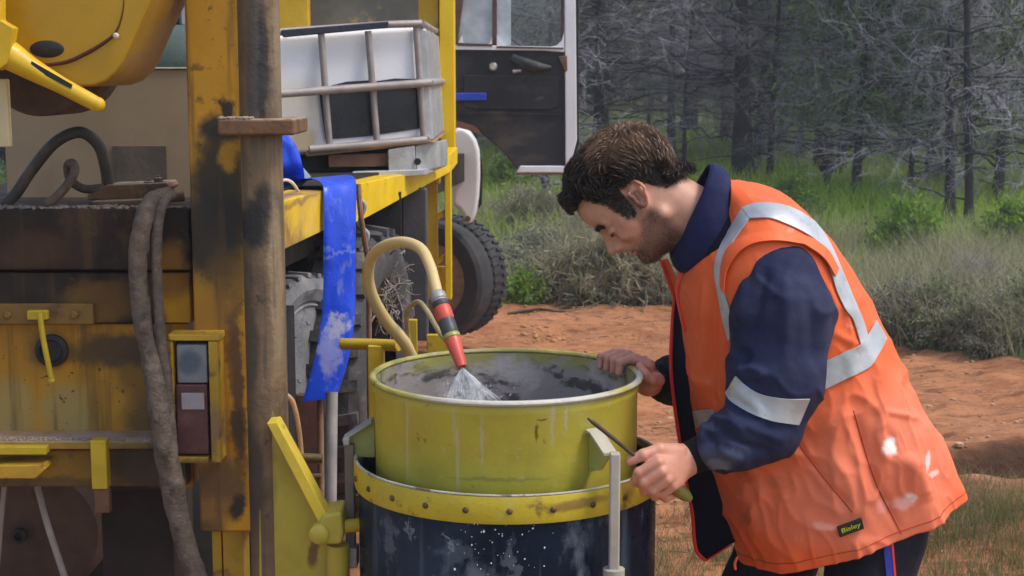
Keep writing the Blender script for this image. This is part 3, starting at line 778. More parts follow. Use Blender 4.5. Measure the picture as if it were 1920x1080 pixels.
# intermediate bulk container, cut down, in its cage
DI = 5.0
ibc = thing('water_tote', 'white cut-down water tote in a grey pipe cage on the truck deck', 'tote', P(660, 330, 5.2))
m_tote = surf('white_tote_plastic', (0.80, 0.80, 0.82), 0.35, vary=.03, scale=2, bump=.03, sub=0, blobs=[B((.52, .36, .14), 566, 262, DI, 26, 30, .8), B((.66, .58, .44), 560, 200, DI, 60, 60, .5), B((.45, .3, .12), 535, 64, DI, 8, 12, .6)], amp=.04)
m_totedark = surf('dark_tote_lining', (0.020, 0.026, 0.036), 0.3, vary=.4, scale=3, bump=.05)
m_cage = surf('scuffed_grey_cage_pipe', (0.33, 0.29, 0.27), 0.5, metal=.2, vary=.2, layers=[((.38, .26, .18), 12, .5, .7, .6, None)])
m_galv = surf('galvanised_sheet', (0.42, 0.43, 0.44), 0.4, metal=.4, vary=.2, layers=[((.4, .28, .2), 8, .6, .75, .4, None)], streak=((.6, .6, .6), 18, .55, .8, .4))
m_timber = surf('brown_timber', (0.17, 0.085, 0.05), 0.8, vary=.25, layers=[(GRIME, 8, .6, .75, .5, None)])
sk = (.03, 0)
def ip(x, y, dd=0.0): return P(x, y, DI + (x - 520) * .0006 + dd)
# bottle: front face slightly tilted in the picture because the tote leans and recedes
b = MB(); fr = [ip(440, 70), ip(528, 66), ip(780, 48), ip(794, 262), ip(560, 292), ip(440, 300)]
b.prism(fr, [q + Vector((0, .95, 0)) for q in fr]); bt = b.build('tote_bottle', m_tote, ibc, bevel=.02, seg=3)
# the dark water-filled lower part shown through the cut panels: liner sheets proud of the bottle
for poly in ([(598, 172), (622, 160), (650, 153), (702, 150), (704, 248), (702, 254), (610, 262)], [(706, 152), (740, 147), (784, 148), (794, 240), (712, 252)]):
    b = MB(); q = [ip(x, y, -.006) for x, y in poly]; b.prism(q, [w + Vector((0, .0055, 0)) for w in q]); b.build('dark_liner', m_totedark, bt, bevel=.001)
cage = MB()
def bar(x0_, y0_, x1_, y1_, r=.0125, d=-.03, mt=m_cage, nm='cage_bar'):
    b = MB(); b.tube([ip(x0_, y0_, d), ip(x1_, y1_, d)], r, 12, n=6); b.build(nm, mt, ibc)
bar(440, 66, 728, 46); bar(728, 46, 790, 44)
bar(440, 182, 808, 155, .014, -.05); bar(580, 280, 800, 262, .013, -.045)
for a4 in ((602, 62, 618, 275), (690, 58, 707, 268)): bar(*a4, .0115, -.03)
bar(780, 46, 795, 268, .0115, -.02)
b = MB(); q = [ip(527, 56, -.05), ip(728, 40, -.05), ip(728, 52, -.05), ip(530, 70, -.05)]; b.prism(q, [w + Vector((0, .03, 0)) for w in q]); b.build('top_bar_cover', m_navyplastic, ibc, bevel=.003)
for x0_, y0_, x1_, y1_ in ((790, 44, 803, 58), (806, 155, 810, 152), (800, 262, 818, 252)):
    a, c = ip(x0_, y0_, -.03), ip(x1_, y1_, .9)
    c = a + Vector((.0, .95, 0))
    b = MB(); b.tube([a, c], .0125, 12, n=4); b.build('cage_bar', m_cage, ibc)
for f in (.12, .4, .7, 1.0):
    a = ip(788, 46, -.03) + Vector((.0, .95, 0)) * f; c = ip(800, 262, -.03) + Vector((.0, .95, 0)) * f
    b = MB(); b.tube([a, c], .011, 12, n=4); b.build('cage_bar', m_galv, ibc)
b = MB(); q = [ip(795, 60, 0), ip(806, 262, 0)]; b.prism([ip(782, 50, .02), ip(800, 56, .02), ip(812, 262, .02), ip(796, 262, .02)], [w + Vector((0, .93, 0)) for w in (ip(782, 50, .02), ip(800, 56, .02), ip(812, 262, .02), ip(796, 262, .02))]); b.build('side_sheet', m_galv, ibc, bevel=.004)
b = MB(); q = [ip(570, 283, -.04), ip(800, 262, -.04), ip(816, 268, -.04), ip(728, 278, -.04), ip(575, 294, -.04)]; b.prism(q, [w + Vector((0, .9, 0)) for w in q]); b.build('pallet_tray', m_rim, ibc, bevel=.003)
b = MB(); q = [ip(726, 280, -.05), ip(778, 272, -.05), ip(780, 326, -.05), ip(728, 330, -.05)]; b.prism(q, [w + Vector((.06, .3, 0)) for w in q]); fo = b.build('pallet_foot', m_galv, ibc, bevel=.006)
b = MB(); q = [ip(779, 273, -.05), ip(800, 268, .0), ip(800, 320, .0), ip(781, 325, -.05)]; b.prism(q, [w + Vector((.06, .3, 0)) for w in q]); b.build('pallet_foot', m_galv, ibc, bevel=.004)
b = MB(); b.lathe(ip(783, 303, -.056), (0, -1, 0), [(.012, 0), (.012, .004)], 14); b.build('foot_hole', m_black, fo)
b = MB(); q = [ip(615, 290, -.02), ip(728, 287, -.02), ip(728, 312, -.02), ip(616, 314, -.02)]; b.prism(q, [w + Vector((.05, .3, 0)) for w in q]); b.build('pallet_board', m_timber, ibc, bevel=.003)
b = MB(); q = [ip(470, 285, .06), ip(728, 275, .06), ip(728, 330, .06), ip(470, 345, .06)]; b.prism(q, [w + Vector((.05, .6, 0)) for w in q]); b.build('pallet_core', m_black, ibc)
b = MB(); q = [ip(660, 322, -.06), ip(795, 318, -.06), ip(798, 328, -.06), ip(670, 338, -.06)]; b.prism(q, [w + Vector((.05, .5, 0)) for w in q]); b.build('pallet_skid', m_galv, ibc, bevel=.002)

# blue lay-flat hose draped over the rail
m_layflat = surf('blue_layflat_hose', (0.008, 0.065, 0.66), 0.36, vary=.15, scale=5, bump=.25, bscale=22, amp=.11, nscale=26,
    blobs=[B((.42, .44, .52), 636, 606, 4.0, 30, 22, .8), B((.34, .36, .52), 622, 650, 4.0, 26, 50, .55), B((.16, .25, .7), 640, 470, 4.0, 50, 6, .6)],
    layers=[((.30, .36, .60), 18, .58, .72, .4, (1, 1, .5)), ((.01, .02, .22), 9, .56, .72, .6, None), ((.5, .5, .5), 60, .62, .74, .3, None)])
def ribbon(rows, th, name, mt, label=None, cat=None):
    """rows: (left point, right point); a strip of hose with thickness."""
    A = catmull([r[0] for r in rows], 60); C = catmull([r[1] for r in rows], 60)
    n = 14
    front, back = [], []
    for i in range(60):
        w = A[i] + (C[i] - A[i]) * np.linspace(0, 1, n)[:, None]
        s = np.linspace(-1, 1, n)
        bul = th * .5 * np.sqrt(np.clip(1 - s**6, 0, 1)) + .004 * vnoise(s*1.7, i*.12, 3.0)
        front.append(w + np.stack([0*s, -bul, .2*bul], 1)); back.append(w + np.stack([0*s, bul, 0*s], 1))
    v = np.concatenate([np.array(front).reshape(-1, 3), np.array(back).reshape(-1, 3)])
    idx = np.arange(60 * n).reshape(60, n)
    q = np.stack([idx[:-1, :-1], idx[1:, :-1], idx[1:, 1:], idx[:-1, 1:]], -1).reshape(-1, 4)
    q2 = (q + 60 * n)[:, ::-1]
    o = 60 * n
    edge = []
    for i in range(59):
        edge += [[idx[i, 0], idx[i, 0] + o, idx[i+1, 0] + o, idx[i+1, 0]], [idx[i, -1], idx[i+1, -1], idx[i+1, -1] + o, idx[i, -1] + o]]
    for j in range(n - 1):
        edge += [[idx[0, j], idx[0, j+1], idx[0, j+1] + o, idx[0, j] + o], [idx[-1, j], idx[-1, j] + o, idx[-1, j+1] + o, idx[-1, j+1]]]
    f = np.concatenate([q, q2, np.array(edge)])
    return tag(mesh_np(name, v, f, mt, loc=A[0], sharp=50), label, cat)
rows = [(P(540, 345, 4.4), P(640, 328, 4.5)), (P(570, 335, 4.15), P(655, 328, 4.3)), (P(600, 340, 4.0), P(664, 333, 4.15)), (P(607, 362, 3.95), P(668, 350, 4.05)), (P(607, 450, 3.94), P(667, 450, 4.0)), (P(606, 540, 3.94), P(667, 540, 4.0)), (P(602, 600, 3.94), P(664, 610, 3.98)), (P(590, 670, 3.92), P(652, 680, 3.96)), (P(567, 752, 3.9), P(630, 748, 3.94))]
ribbon(rows, .012, 'layflat_hose', m_layflat, 'flat blue hose draped over the yellow deck rail and hanging down', 'hose')
rows = [(P(512, 250, 4.2), P(540, 252, 4.22)), (P(514, 285, 4.2), P(556, 275, 4.22)), (P(516, 320, 4.2), P(568, 312, 4.22)), (P(520, 352, 4.25), P(572, 342, 4.27))]
ribbon(rows, .012, 'layflat_hose', m_layflat, 'short flap of blue hose lying beside the brown pole collar', 'hose')
hose('cable', 'thin white cable looping over the stained yellow rail beside the pole', [P(520, 352, 3.9), P(532, 338, 3.9), P(547, 342, 3.92), P(560, 360, 3.95), P(566, 372, 4.0)], .0042, m_edge, 8)
b = MB(); b.tube([P(505, 300, 4.4), P(540, 330, 4.4), P(560, 352, 4.4)], .05, 12); tag(b.build('water_pipe', surf('teal_grey_pipe', (.16, .22, .24), .6), loc=P(520, 330, 4.4)), 'teal-grey pipe end behind the pole below the white tote', 'pipe')
# pipes and cables between pole and drum
hose('steel_pipe', 'pale grey upright pipe behind the yellow bracket left of the drum', [P(622, 735, 3.9), P(620, 900, 3.85), P(618, 1150, 3.8)], .0165, m_greysteel, 14, 8, cat='pipe')
hose('steel_pipe', 'thinner muddy upright pipe left of the pale grey pipe', [P(600, 750, 3.95), P(602, 900, 3.9), P(606, 1150, 3.85)], .009, m_rim, 12, 8, cat='pipe')
hose('cable', 'orange and white cable curving down beside the round pole', [P(534, 738, 3.3), P(548, 752, 3.3), P(558, 790, 3.3), P(564, 840, 3.3), P(566, 900, 3.3)], .0058, surf('orange_white_cable', (.55, .32, .16), .5, alt=((.7, .62, .55), 20, .5, .6)), 10)
b = MB(); b.tube([P(560, 858, 3.3), P(605, 860, 3.3)], .011, 16); b.tube([P(566, 892, 3.3), P(602, 893, 3.3)], .007, 14); tag(b.build('pipe_stub', surf('olive_brass', (.16, .13, .05), .45, metal=.5), loc=P(580, 870, 3.3)), 'two olive brass pipe stubs poking out beside the yellow bracket', 'pipe')
b = MB(); b.pbox(560, 742, 612, 1100, 4.2, .04); tag(b.build('backing_board', surf('rusty_red_board', (.11, .05, .035), .8, vary=.3), loc=P(585, 1000, 4.2)), 'rust-red board standing behind the upright pipes', 'board')
# frayed rope hanging behind the yellow hose
rp = []
for k in range(260):
    x, y, d = random.gauss(722, 15), random.gauss(545, 36), random.uniform(4.75, 4.95)
    a = Vector(P(x, y, d)); dv = Vector((random.gauss(0, .03), random.gauss(0, .02), random.gauss(-.005, .03)))
    rp.append([list(a), list(a + dv * .6 + Vector((0, 0, random.gauss(0, .008)))), list(a + dv)])
v, f = tubes(np.array([catmull(q, 5) for q in rp]), RNG.uniform(.0012, .0035, (260, 1)), 4)
tag(mesh_np('frayed_rope', v, f, surf('grey_frayed_rope', (.22, .195, .165), .9, vary=.5, scale=20), loc=P(722, 545, 4.8)), 'frayed grey rope tangle hanging behind the loop of yellow hose', 'rope', kind='stuff')
hose('rope', 'muddy rope hanging from the yellow deck rail beside the blue hose', [P(672, 345, 4.15), P(676, 400, 4.15), P(682, 440, 4.17), P(690, 500, 4.2), P(692, 620, 4.25), P(693, 760, 4.3)], .0075, m_rim, 8)
hose('rope', 'knotted grey rope looped beside the black mud flap', [P(668, 370, 4.3), P(684, 385, 4.3), P(674, 420, 4.3), P(690, 440, 4.3), P(676, 470, 4.3)], .006, m_greysteel, 8)
# ================================================================== drum, mud vessel, hose
DD0 = 3.05
cx = P(949, 703, DD0).x
m_drum = surf('olive_yellow_drum_paint', (0.52, 0.445, 0.050), 0.42, vary=.12, scale=5, bump=.25, bscale=9, amp=.02, nscale=40,
    layers=[((.34, .30, .045), 7, .48, .72, .6, None), (RUST, 24, .64, .72, .7, None), ((.50, .45, .20), 4, .48, .72, .5, None), ((.58, .55, .40), 34, .62, .72, .35, None)],
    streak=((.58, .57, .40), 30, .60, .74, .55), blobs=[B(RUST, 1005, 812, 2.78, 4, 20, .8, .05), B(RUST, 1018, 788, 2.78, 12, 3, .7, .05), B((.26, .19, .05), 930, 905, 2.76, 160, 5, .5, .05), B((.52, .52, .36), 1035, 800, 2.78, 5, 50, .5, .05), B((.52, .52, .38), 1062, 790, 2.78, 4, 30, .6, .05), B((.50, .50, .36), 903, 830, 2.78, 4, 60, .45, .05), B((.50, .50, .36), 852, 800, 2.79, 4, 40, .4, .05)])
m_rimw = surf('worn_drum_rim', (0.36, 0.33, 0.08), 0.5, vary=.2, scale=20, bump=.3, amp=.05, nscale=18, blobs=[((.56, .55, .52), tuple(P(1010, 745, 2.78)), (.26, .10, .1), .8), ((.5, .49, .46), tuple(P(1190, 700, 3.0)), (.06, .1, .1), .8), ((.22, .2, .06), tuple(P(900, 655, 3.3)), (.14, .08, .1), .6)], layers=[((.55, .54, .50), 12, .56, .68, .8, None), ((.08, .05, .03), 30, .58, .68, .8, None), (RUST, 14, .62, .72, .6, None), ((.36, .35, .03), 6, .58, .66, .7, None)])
k = Mat('grey_mud_lining')
p = k.pos()
ang = k.stretch(p, (6, 6, 16))
nz = k.noise(k.vmath('ADD', ang, k.vmath('SCALE', k.noise(p, 6, 3, .6, col=True), scale=.9)), 1.9, 4, .55)
c = k.mix(k.ramp(nz, .47, .57), _rgb((.33, .30, .285)), _rgb((.085, .078, .078)))
c = k.mix(k.ramp(k.noise(p, 9, 5, .6), .50, .64), c, _rgb((.46, .425, .40)))
sz = k.n('ShaderNodeSeparateXYZ'); k.nt.links.new(p, sz.inputs[0])
zr = P(949, 703, DD0).z
c = k.mix(k.math('MULTIPLY', k.ramp(sz.outputs[2], zr - .05, zr - .005), k.ramp(k.noise(p, 12, 4), .42, .58)), c, _rgb((.34, .33, .08)))
k.set(k.b.inputs['Base Color'], c); k.b.inputs['Roughness'].default_value = .45
k.set(k.b.inputs['Normal'], k.bump(nz, .3, .01))
m_mudlining = k.m

drum = thing('drum', 'open olive-yellow steel drum with worn rim standing in the black vessel', 'drum', (cx, DD0, .8))
rr = 254 * mpp(DD0)
zb = P(949, 880, DD0).z - .06
b = MB(); b.lathe((cx, DD0, 0), (0, 0, 1), [(rr - .004, zb), (rr - .004, zr - .03), (rr - .001, zr - .024), (rr - .001, zr - .014), (rr - .004, zr - .006)], 96, closed=False)
sh = b.build('drum_shell', m_drum, drum)
b = MB(); b.lathe((cx, DD0, 0), (0, 0, 1), [(rr - .0065, zr - .004), (rr - .0065, zb), (.02, zb)], 96, closed=False)
v_ = b.build('mud_lining', m_mudlining, drum)
b = MB(); ring = [Vector((cx + rr * math.cos(a), DD0 + rr * math.sin(a), zr)) for a in np.linspace(0, 2*math.pi, 97)]
b.lathe((cx, DD0, zr), (0, 0, 1), [(rr + .0075 * math.cos(a), .0062 * math.sin(a)) for a in np.linspace(0, 2*math.pi, 13)], 96, closed=False)
b.build('rim', m_rimw, drum)
b = MB()
prof = [(.001, zr - .125)] + [(x, zr - .125 + .012 * fbm(x*30, 2.2)) for x in np.linspace(.03, rr - .008, 14)]
b.lathe((cx, DD0, 0), (0, 0, 1), prof, 64, closed=False)
o = b.build('mud', surf('wet_grey_mud', (.13, .115, .10), .25, vary=.4, scale=12, bump=.8, bscale=18), drum)
for vv in o.data.vertices:
    vv.co.z += .018 * fbm(vv.co.x * 14, vv.co.y * 14)
# lifting ears
m_ear = surf('olive_grey_ear_plate', (0.36, 0.35, 0.09), 0.5, vary=.2, layers=[(RUST, 14, .6, .75, .6, None)])
b = MB(); b.ppoly([(702, 785), (648, 824), (648, 832), (655, 856), (703, 858)], DD0 - .01, .008); b.build('ear_plate', m_ear, drum, bevel=.001)
b = MB(); b.prism([P(697, 787, DD0 - .03), P(642, 823, DD0 - .03), P(642, 829, DD0 - .03), P(697, 794, DD0 - .03)], [q + Vector((0, .04, 0)) for q in (P(697, 787, DD0 - .03), P(642, 823, DD0 - .03), P(642, 829, DD0 - .03), P(697, 794, DD0 - .03))]); b.build('ear_lip', m_greysteel, drum, bevel=.001)
# right ear stands out from the front of the shell
aE = math.radians(-53)
def on(rad, ang, z): return Vector((cx + rad * math.cos(ang), DD0 + rad * math.sin(ang), z))
zE1, zE0 = P(1125, 812, 2.8).z, P(1125, 892, 2.8).z
tn = Vector((-math.sin(aE), math.cos(aE), 0)) * .004
pl = [on(rr - .003, aE, zE1), on(rr + .015, aE, zE1 - .004), on(rr + .052, aE, zE1 - .036), on(rr + .052, aE, zE1 - .046), on(rr + .03, aE, zE0 + .01), on(rr - .003, aE, zE0)]
b = MB(); b.add([q + tn for q in pl] + [q - tn for q in pl], [[0, 1, 2, 3, 4, 5], [11, 10, 9, 8, 7, 6]] + [[(i + 1) % 6, i, 6 + i, 6 + (i + 1) % 6] for i in range(6)]); b.build('ear_plate', m_ear, drum, bevel=.001)
pl = [on(rr + .0, aE, zE1 + .003), on(rr + .015, aE, zE1 - .001), on(rr + .056, aE, zE1 - .034), on(rr + .056, aE, zE1 - .040), on(rr + .014, aE, zE1 - .006), on(rr, aE, zE1 - .002)]
tn2 = tn * 4
b = MB(); b.add([q + tn2 for q in pl] + [q - tn2 for q in pl], [[0, 1, 2, 3, 4, 5], [11, 10, 9, 8, 7, 6]] + [[(i + 1) % 6, i, 6 + i, 6 + (i + 1) % 6] for i in range(6)]); b.build('ear_lip', surf('pale_grey_ear_lip', (.36, .35, .28), .55), drum, bevel=.001)

# vessel
DV = 3.05
cv = P(951, 850, DV).x; rv = 293 * mpp(DV)
zt_, zb_ = P(951, 852, DV).z, P(951, 897, DV).z
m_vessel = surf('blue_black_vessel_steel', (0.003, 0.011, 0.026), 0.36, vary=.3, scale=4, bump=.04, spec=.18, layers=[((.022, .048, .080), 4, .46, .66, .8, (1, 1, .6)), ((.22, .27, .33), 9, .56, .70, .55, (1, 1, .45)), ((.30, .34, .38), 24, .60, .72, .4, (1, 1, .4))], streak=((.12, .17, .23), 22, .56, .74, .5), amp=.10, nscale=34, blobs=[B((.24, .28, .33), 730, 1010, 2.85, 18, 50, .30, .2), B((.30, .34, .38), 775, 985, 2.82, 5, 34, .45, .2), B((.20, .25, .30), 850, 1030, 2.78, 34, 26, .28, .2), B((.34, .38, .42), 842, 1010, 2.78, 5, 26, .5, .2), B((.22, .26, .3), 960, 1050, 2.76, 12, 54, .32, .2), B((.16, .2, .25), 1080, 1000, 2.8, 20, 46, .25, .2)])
m_band = surf('yellow_band_paint', (0.52, 0.40, 0.022), 0.45, vary=.12, scale=6, bump=.15, layers=[(RUST, 14, .58, .70, .75, None), (GRIME, 30, .62, .72, .5, None), ((.56, .52, .28), 9, .6, .8, .5, None)], blobs=[B((.13, .06, .03), 1005, 905, 2.74, 60, 14, .85), B((.16, .07, .03), 1080, 945, 2.76, 70, 12, .7), B((.14, .07, .03), 1178, 900, 2.85, 20, 40, .6)], amp=.03)
ves = thing('mud_vessel', 'blue-black round vessel with riveted yellow band below the drum', 'vessel', (cv, DV, 0))
b = MB(); b.lathe((cv, DV, 0), (0, 0, 1), [(rv - .012, .0), (rv - .008, .02), (rv - .008, zt_ - .01), (rv - .014, zt_ - .01), (rv - .014, .03), (.02, .03)], 96, closed=False); b.build('vessel_shell', m_vessel, ves)
b = MB(); b.lathe((cv, DV, 0), (0, 0, 1), [(rv - .006, zb_), (rv, zb_ - .002), (rv + .0015, zb_ + .004), (rv + .0015, zt_ - .003), (rv, zt_), (rv - .006, zt_), (rv - .007, zt_ - .02)], 96, closed=False); bd = b.build('band', m_band, ves)
b = MB(); b.lathe((cv, DV, 0), (0, 0, 1), [(rv - .006, zt_ + .0005), (rv + .001, zt_ + .0015), (rv + .0005, zt_ + .004), (rv - .006, zt_ + .003)], 96, closed=False); b.build('band_edge', surf('chipped_white_edge', (.50, .49, .46), .55, vary=.2, layers=[(RUST, 20, .55, .65, .8, None)]), bd)
m_rivet = surf('rusty_rivet', (.11, .065, .035), .5, metal=.3)
for k_ in range(24):
    a = math.radians(-89 + k_ * 15.0)
    d = Vector((math.cos(a), math.sin(a), 0))
    b = MB(); b.lathe(Vector((cv, DV, (zt_ + zb_) / 2 - .002)) + d * (rv + .001), d, [(.0062, 0), (.0062, .0022), (.004, .0045), (.0008, .0052)], 10); b.build('rivet', m_rivet, bd)
# clamp rods with sockets
m_rodgrey = surf('pale_painted_rod', (0.40, 0.37, 0.31), 0.55, vary=.15, layers=[(RUST, 15, .62, .75, .5, None)])
m_rodsteel = surf('brown_grey_rod', (0.17, 0.14, 0.12), 0.5, vary=.2, metal=.2)
def clampx(xpx, dep, ytop, mt):
    pt = P(xpx, ytop, dep); 
    b = MB(); b.wbox(pt.x - .010, pt.x + .010, dep - .012, dep + .012, P(xpx, 1070, dep).z, pt.z)
    r_ = b.build('clamp_rod', mt, ves, bevel=.004)
    b = MB(); z = P(xpx, 1066, dep).z; b.lathe((pt.x, dep, z - .03), (0, 0, 1), [(.017, -.4), (.017, .0), (.021, .002), (.021, .03), (.013, .032)], 20); b.build('rod_socket', m_rodgrey, r_)
    return r_
clampx(1153, 2.755, 848, m_rodgrey)
pt = P(655, 832, 3.03)
b = MB(); b.wbox(pt.x - .010, pt.x + .010, 3.02, 3.045, P(655, 1030, 3.03).z, pt.z); r2 = b.build('clamp_rod', m_rodsteel, ves, bevel=.003)
b = MB(); b.pbox(643, 1028, 670, 1066, 3.01, .04); b.build('rod_socket', m_greysteel, r2, bevel=.004)
b = MB(); b.pbox(643, 822, 655, 836, 3.005, .04); b.build('rod_hook', m_greysteel, r2, bevel=.003)
# splashes on the vessel side
b = MB()
for i in range(60):
    px = random.gauss(935, 42); py = random.uniform(955, 1090)
    a = math.asin(max(-.95, min(.95, (px - 951) / 293.0)))
    q = Vector((cv + (rv - .006) * math.sin(a), DV - (rv - .006) * math.cos(a), P(px, py, DV - rv * math.cos(a)).z))
    b.ball(q, abs(random.gauss(.0002, .0006)) + .0005, 4, (1, .8, random.uniform(.8, 1.7)))
k = Mat('water_droplet'); k.b.inputs['Base Color'].default_value = (.85, .88, .9, 1); k.b.inputs['Roughness'].default_value = .08
o = b.build('droplets', k.m, ves); o['kind'] = 'stuff'

# yellow wash-down hose with spray gun
wh = thing('water_hose', 'cream-yellow water hose looping over the drum rim with a red spray nozzle', 'hose', P(768, 662, 3.45))
m_creamhose = surf('cream_yellow_hose', (0.62, 0.46, 0.20), 0.42, vary=.10, scale=6, bump=.04, layers=[((.75, .66, .48), 5, .5, .75, .5, None), ((.4, .27, .1), 16, .62, .78, .4, None)])
hp = [P(772, 672, 3.45), P(758, 642, 3.42), P(726, 604, 3.38), P(700, 560, 3.34), P(690, 520, 3.31), P(696, 485, 3.27), P(718, 463, 3.23), P(754, 454, 3.18), P(788, 466, 3.13), P(806, 498, 3.08), P(815, 530, 3.04), P(822, 560, 3.01)]
b = MB(); b.tube(hp, [.0150, .0138, .0125, .0120, .0118], 20, n=90); b.build('hose_tube', m_creamhose, wh)
m_coral = surf('coral_red_plastic', (0.60, 0.085, 0.055), 0.42, vary=.12, bump=.05, layers=[((.65, .35, .3), 14, .62, .78, .4, None)])
m_darkgrip = surf('charcoal_grip_plastic', (0.045, 0.05, 0.055), 0.5, vary=.2)
n0, n1 = P(820, 552, 3.015), P(866, 688, 2.93)
ax = (n1 - n0); L = ax.length
b = MB(); b.lathe(n0, ax, [(.012, -.006), (.0165, 0), (.017, .012), (.0155, .014), (.0165, .018)], 24); b.build('hose_collar', m_greysteel, wh)
b = MB(); b.lathe(n0, ax, [(.0165, L*.105), (.0175, L*.12), (.0175, L*.17), (.0165, L*.18)], 24); b.build('collar_ring', m_darkgrip, wh)
b = MB(); b.lathe(n0, ax, [(.0165, L*.18), (.0180, L*.22), (.0182, L*.33), (.0165, L*.36)], 24); b.build('nozzle_neck', m_coral, wh)
b = MB(); b.lathe(n0, ax, [(.0165, L*.36), (.0172, L*.40), (.0172, L*.52), (.0160, L*.56)], 24); b.build('nozzle_grip', m_darkgrip, wh)
b = MB(); b.lathe(n0, ax, [(.0170, L*.56), (.0180, L*.57), (.0180, L*.61), (.0165, L*.62)], 24); b.build('nozzle_ring', surf('olive_ring', (.30, .30, .06), .4), wh)
b = MB(); b.lathe(n0, ax, [(.0160, L*.62), (.0165, L*.66), (.0135, L*.82), (.0112, L*.97), (.0105, L*1.0), (.004, L*.99)], 24); b.build('nozzle', m_coral, wh)
hose('cable', 'thin olive tube arching beside the spray nozzle behind the drum', [P(770, 665, 3.5), P(764, 620, 3.48), P(764, 585, 3.42), P(782, 566, 3.35), P(800, 582, 3.2), P(822, 620, 3.06), P(838, 640, 3.0)], .0058, surf('olive_tube', (.33, .28, .13), .5), 10, cat='tube')
# yellow pipework behind the drum
b = MB(); b.tube([P(640, 645, 3.75), P(700, 646, 3.72), P(748, 648, 3.68)], .0150, 16); b.pbox(764, 600, 782, 690, 3.6, .02); b.pbox(800, 628, 850, 690, 3.9, .02); b.wbox(P(690, 660, 3.7).x, P(720, 660, 3.7).x, 3.69, 3.72, 0, P(700, 645, 3.72).z); b.wbox(P(764, 660, 3.62).x, P(782, 660, 3.62).x, 3.60, 3.62, 0, P(764, 689, 3.6).z); b.wbox(P(804, 660, 3.9).x, P(846, 660, 3.9).x, 3.902, 3.92, 0, P(804, 689, 3.9).z)
tag(b.build('pipe_stand', m_tab, loc=P(760, 660, 3.7), bevel=.002), 'low yellow pipe frame standing just behind the drum rim', 'stand')

# spray of water
N = 900
tip = np.array(list(n1))
dirm = np.array(list(ax.normalized()))
out = []
for i in range(N):
    u = random.uniform(-1, 1)
    end = np.array(list(P(884 + 54 * u, 752 - 4*abs(u), 2.90 + .05 * random.uniform(-1, 1)))) 
    end = tip + (end - tip) * random.uniform(.85, 1.25)
    s = random.random() ** 1.3 * .85
    st = tip + (end - tip) * s
    e = st + (end - tip) * random.uniform(.08, .30)
    out.append([st, (st + e) / 2 + RNG.normal(0, .0004, 3), e])
out = np.array(out)
v, f = tubes(out, RNG.uniform(.00012, .00042, (N, 1)), 3)
drops = MB()
for i in range(260):
    u = random.gauss(0, .75); s = random.uniform(.3, 1.25)
    q = tip + (np.array(list(P(884 + 60 * u, 752, 2.90))) - tip) * s
    drops.ball(q, random.uniform(.0006, .0016), 3)
nv = len(v)
v = np.concatenate([v, np.array(drops.v)]); f = f.tolist() + [[i + nv for i in q] for q in drops.f]
k = Mat('spray_water')
k.b.inputs['Base Color'].default_value = (.9, .92, .95, 1); k.b.inputs['Roughness'].default_value = .2
tr = k.n('ShaderNodeBsdfTransparent'); ms = k.n('ShaderNodeMixShader'); ms.inputs[0].default_value = .32
k.nt.links.new(tr.outputs[0], ms.inputs[1]); k.nt.links.new(k.b.outputs[0], ms.inputs[2]); k.nt.links.new(ms.outputs[0], k.nt.nodes['Material Output'].inputs[0])
# a thin veil of mist inside the fan and foam where it lands
veil = MB()
for lay in range(7):
    A_, B_ = random.uniform(-1, .2), random.uniform(-.2, 1)
    dd_ = 2.90 + random.uniform(-.04, .04)
    p0 = [tip + (np.array(list(P(884 + 52 * (A_ + (B_ - A_) * i / 8), 752 + random.uniform(-4, 3), dd_))) - tip) for i in range(9)]
    veil.add([tip + (p0[i] - tip) * .06 for i in range(9)] + p0, [[i, i + 1, 10 + i, 9 + i] for i in range(8)])
n0_ = len(v); v = np.concatenate([v, np.array(veil.v)]); f = f + [[i + n0_ for i in q] for q in veil.f]
nveil = len(veil.f)
k2 = Mat('spray_mist'); p = k2.pos()
k2.b.inputs['Base Color'].default_value = (.85, .88, .92, 1); k2.b.inputs['Roughness'].default_value = .6
k2.set(k2.b.inputs['Alpha'], k2.ramp(k2.noise(p, 90, 3, .6), .35, .75, .0, .20))
sp_o = mesh_np('water_spray', v, f, k.m, loc=n1, mats=[k.m, k2.m])
mi_ = np.zeros(len(f), np.int32); mi_[len(f) - nveil:] = 1
if len(sp_o.data.polygons) == len(f): sp_o.data.polygons.foreach_set('material_index', mi_)
tag(sp_o, 'fan of white water spraying from the red nozzle into the drum', 'water spray', kind='stuff')
